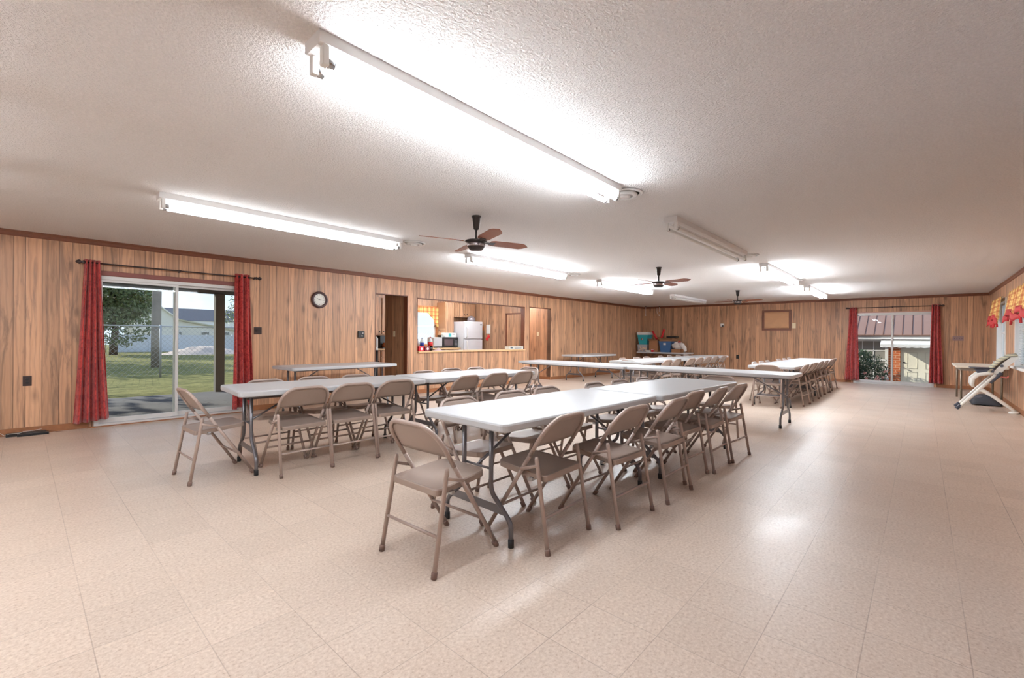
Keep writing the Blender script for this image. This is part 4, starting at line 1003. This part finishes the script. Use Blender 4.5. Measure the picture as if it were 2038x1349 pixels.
MB(org).prism([(9.9, 52.2, -.1), (16, 52.2, -.1), (16, 52.2, 1.45), (9.95, 52.2, 2.6)], (0, .5, 0)).build('porch_wall', MS, t)
for a in (10.15, 11.95, 13.7): 
    f = MB(org).box((a, 52.12, 1.15 if a < 11 else 1.2), (a+(.25 if a < 11 else .7), 52.2, 1.55)).build('window', MWHITE, t)
    MB(org).box((a+.04, 52.1, 1.19 if a < 11 else 1.24), (a+(.21 if a < 11 else .66), 52.12, 1.51)).build('pane', plain('dark_pane', (110, 116, 112), .15), f)
# foliage
def foliage(name, label, cat, center, rad, n, size, mat, trunk=None, seed=1, flowers=None, kindcol=None):
    rng = random.Random(seed); cx, cy_, cz = center; base = (cx, cy_, (trunk[1] if trunk else cz-rad[2]))
    t = thing(name, label, cat, base); m = MB(base)
    blobs = [(cx+rng.uniform(-.5, .5)*rad[0], cy_+rng.uniform(-.5, .5)*rad[1], cz+rng.uniform(-.5, .5)*rad[2], rng.uniform(.45, .65)) for _ in range(9)]+[(cx, cy_, cz, .75)]
    for _ in range(n):
        bx, by, bz, br = rng.choice(blobs)
        d = Vector((rng.gauss(0, 1), rng.gauss(0, 1), rng.gauss(0, 1))).normalized()*(br*rng.uniform(.75, 1.02))
        p = Vector((bx+d.x*rad[0], by+d.y*rad[1], bz+d.z*rad[2]))
        a = Vector((rng.gauss(0, 1), rng.gauss(0, 1), rng.gauss(0, 1))).normalized(); b_ = a.orthogonal().normalized(); c_ = size*rng.uniform(.6, 1.3)
        m.face([p-a*c_, p+b_*c_*.5, p+a*c_, p-b_*c_*.5])
    m.build('leaves', mat, t)
    if trunk: MB(base).tube([(cx, cy_, trunk[1]), (cx+.1, cy_, (trunk[1]+cz)/2), (cx, cy_, cz+rad[2]*.3)], [trunk[0], trunk[0]*.8, trunk[0]*.3], 10).build('trunk', plain('bark', (96, 80, 68), .9, 0, .2), t)
    if flowers:
        for k in range(flowers):
            d = Vector((-abs(rng.gauss(0, 1)), rng.gauss(0, 1), -abs(rng.gauss(0, .8)))).normalized(); p = Vector((cx+d.x*rad[0]*1.0, cy_+d.y*rad[1]*1.0, cz+d.z*rad[2]*1.0))
            m = MB(base)
            for j in range(5):
                an = j*2*PI/5; e = Vector((-.35, math.cos(an), math.sin(an)))*.035; m.face([p, p+e+Vector((0, -e.z, e.y))*.4, p+e*1.4, p+e-Vector((0, -e.z, e.y))*.4])
            m.build('flower', plain('pink_petals', (240, 170, 160), .6), t)
    return t
foliage('tree', 'large green tree behind the lawn at the left edge of the door view', 'tree', (4.0, 38, 3.2), (2.6, 2.2, 2.5), 9000, .125, leaf_mat('tree_leaves', (66, 84, 44), (128, 136, 84)), (.22, -.1), 3)
foliage('tree', 'pale green tree right of the patio post beyond the fence', 'tree', (12.5, 41, 3.0), (1.5, 1.3, 1.5), 1800, .10, leaf_mat('tree_leaves_pale', (96, 112, 66), (160, 166, 112)), (.12, -.1), 5)
foliage('shrub', 'small yellow-green shrub behind the white fence near the pole', 'shrub', (8.4, 46, .60), (.8, .5, .70), 500, .09, leaf_mat('shrub_leaves', (130, 150, 50), (190, 200, 70)), None, 6)

foliage('tree', 'tall unseen tree added beyond the fence to shade the lawn', 'tree', (-2.5, 33, 5.5), (4.2, 3.6, 4.0), 5000, .22, leaf_mat('shade_leaves', (66, 84, 44), (118, 128, 78)), (.3, -.1), 13)  # added out of view to cast shade on patio and near lawn
foliage('tree', 'wide unseen tree added left of the patio for its shade', 'tree', (-6, 22, 4.5), (3.6, 3.6, 3.2), 4000, .2, leaf_mat('shade_leaves2', (66, 84, 44), (118, 128, 78)), (.3, -.1), 14)  # second unseen tree, added for its shade
# drive, and a sunlit white backdrop added to brighten the right windows
struct(MB().box((-60, -60, -.3), (L+T, YR-T, -.1)).box((L+T, -60, -.3), (160, -4, -.1)).build('ground_drive', MCONC))
t = thing('bright_backdrop', 'added white sided backdrop that brightens the right-hand windows', 'building', (15, -14, -.1)); org = t.location
MB(org).box((0, -18, -.1), (150, -12, 4.5)).build('wall', plain('white_siding', (236, 236, 232), .7), t)
MB(org).prism([(-.5, -11.6, 4.3), (150.5, -11.6, 4.3), (150.5, -15, 6), (-.5, -15, 6)], (0, 0, .1)).build('roof', MSH, t)

# ------------------------------------------------------------------ outside, far door side
struct(MB().box((L+T, -30, -.9), (60, W+T, -.6)).build('ground_yard', MCONC))
struct(MB().box((L+T, -.6, -.6), (L+T+.9, 1.9, -.06)).build('door_step', MCONC))
t = thing('brick_building', 'orange brick building with brown metal roof seen through the far door', 'building', (19.5, 0, -.6)); org = t.location
MB(org).box((18.7, .49, -.6), (24, 3.6, 1.45)).box((18.7, -3.5, -.6), (24, -.44, 1.45)).box((18.8, -.44, -.6), (24, .49, 1.45)).build('wall', MBRICK, t)
MR = plain('metal_roof_brown', (150, 116, 100), .5, .2, .05)
m = MB(org)
def roofp(y, u_, dz=0): return (18.42+u_*3.0, y, 1.38+u_*1.55+dz)
m.prism([roofp(-4, 0), roofp(4, 0), roofp(4, 1), roofp(-4, 1)], (0, 0, .03)); rfo = m.build('roof', MR, t)
m = MB(org)
y = -3.9
while y < 4: m.prism([roofp(y-.012, 0, .03), roofp(y, 0, .055), roofp(y+.012, 0, .03)], Vector(roofp(y, 1))-Vector(roofp(y, 0))); y += .2286
m.build('roof_ribs', plain('rib_brown', (104, 74, 64), .5, .2), rfo)
MB(org).box((18.40, -4, 1.35), (18.44, 4, 1.39)).build('drip_edge', plain('drip_brown', (84, 66, 62)), t)
MB(org).box((18.43, -4, 1.27), (18.46, 4, 1.35)).build('fascia', MWHITE, t)
MB(org).box((18.46, -4, 1.27), (18.7, 4, 1.29)).build('soffit', MWHITE, t)
# window
w_ = MB(org); a, b_, z0, z1 = .86, 1.72, .05, 1.2
w_.box((18.66, a-.08, z0-.06), (18.7, a, z1+.06)).box((18.66, b_, z0-.06), (18.7, b_+.08, z1+.06)).box((18.66, a, z1), (18.7, b_, z1+.07)).box((18.64, a-.1, z0-.08), (18.7, b_+.1, z0)).box((18.67, a, .58), (18.7, b_, .63))
for q in (1, 2): w_.box((18.675, a+(b_-a)*q/3-.01, z0), (18.7, a+(b_-a)*q/3+.01, z1))
for z in (.34, .9): w_.box((18.675, a, z-.01), (18.7, b_, z+.01))
f = w_.build('window', MWHITE, t); MB(org).box((18.69, a, z0), (18.698, b_, z1)).build('pane', plain('grey_pane', (150, 146, 138), .15), f)
# door
d = MB(org).box((18.740, -.43, -.58), (18.800, .48, 1.46)).build('door', plain('cream_door', (232, 226, 208), .5, 0, .02), t)
for yy in (-.31, .11):
    for z0_, z1_ in ((-.42, .25), (.36, .86), (1.0, 1.25)):
        m = MB(org); m.box((18.732, yy-.02, z0_), (18.742, yy+.22, z0_+.012)).box((18.732, yy-.02, z1_-.012), (18.742, yy+.22, z1_)).box((18.732, yy-.02, z0_), (18.742, yy-.008, z1_)).box((18.732, yy+.208, z0_), (18.742, yy+.22, z1_)); m.build('panel_moulding', plain('cream_moulding', (214, 208, 190)), d)
MB(org).lathe((18.740, .40, .37), [(.012, 0), (.012, -.04), (.028, -.05), (.022, -.075)], 14, 'x').build('knob', MSTEEL, d)
MB(org).lathe((18.740, .40, .54), [(.028, 0), (.024, -.02)], 14, 'x').build('deadbolt', MDKM, d)
# awning
aw = MB(org); n = 60
def awf(a_, b2):
    y = -1.1+2.05*a_-.0; x = 18.68-.62*b2; z = 1.27-.16*b2
    return (x, y, z)
aw.grid(awf, 4, 6, False)
aw2 = solid(aw.build('awning', MWHITE, t), .012)
def awv(a_, b2):
    y = -1.1+2.05*a_; return (18.055+.006*math.sin(b2*20), y, 1.11-(.085+.02*abs(math.sin(a_*PI*11)))*b2)
solid(MB(org).grid(awv, 120, 10, False).build('scalloped_valance', MWHITE, aw2), .006)
foliage('flowering_bush', 'round dark green bush with pink flowers below the brick building window', 'bush', (18.0, 1.45, .30), (.55, .75, .80), 4200, .034, leaf_mat('bush_leaves', (30, 46, 34), (66, 92, 54)), (.05, -.6), 9, 46)
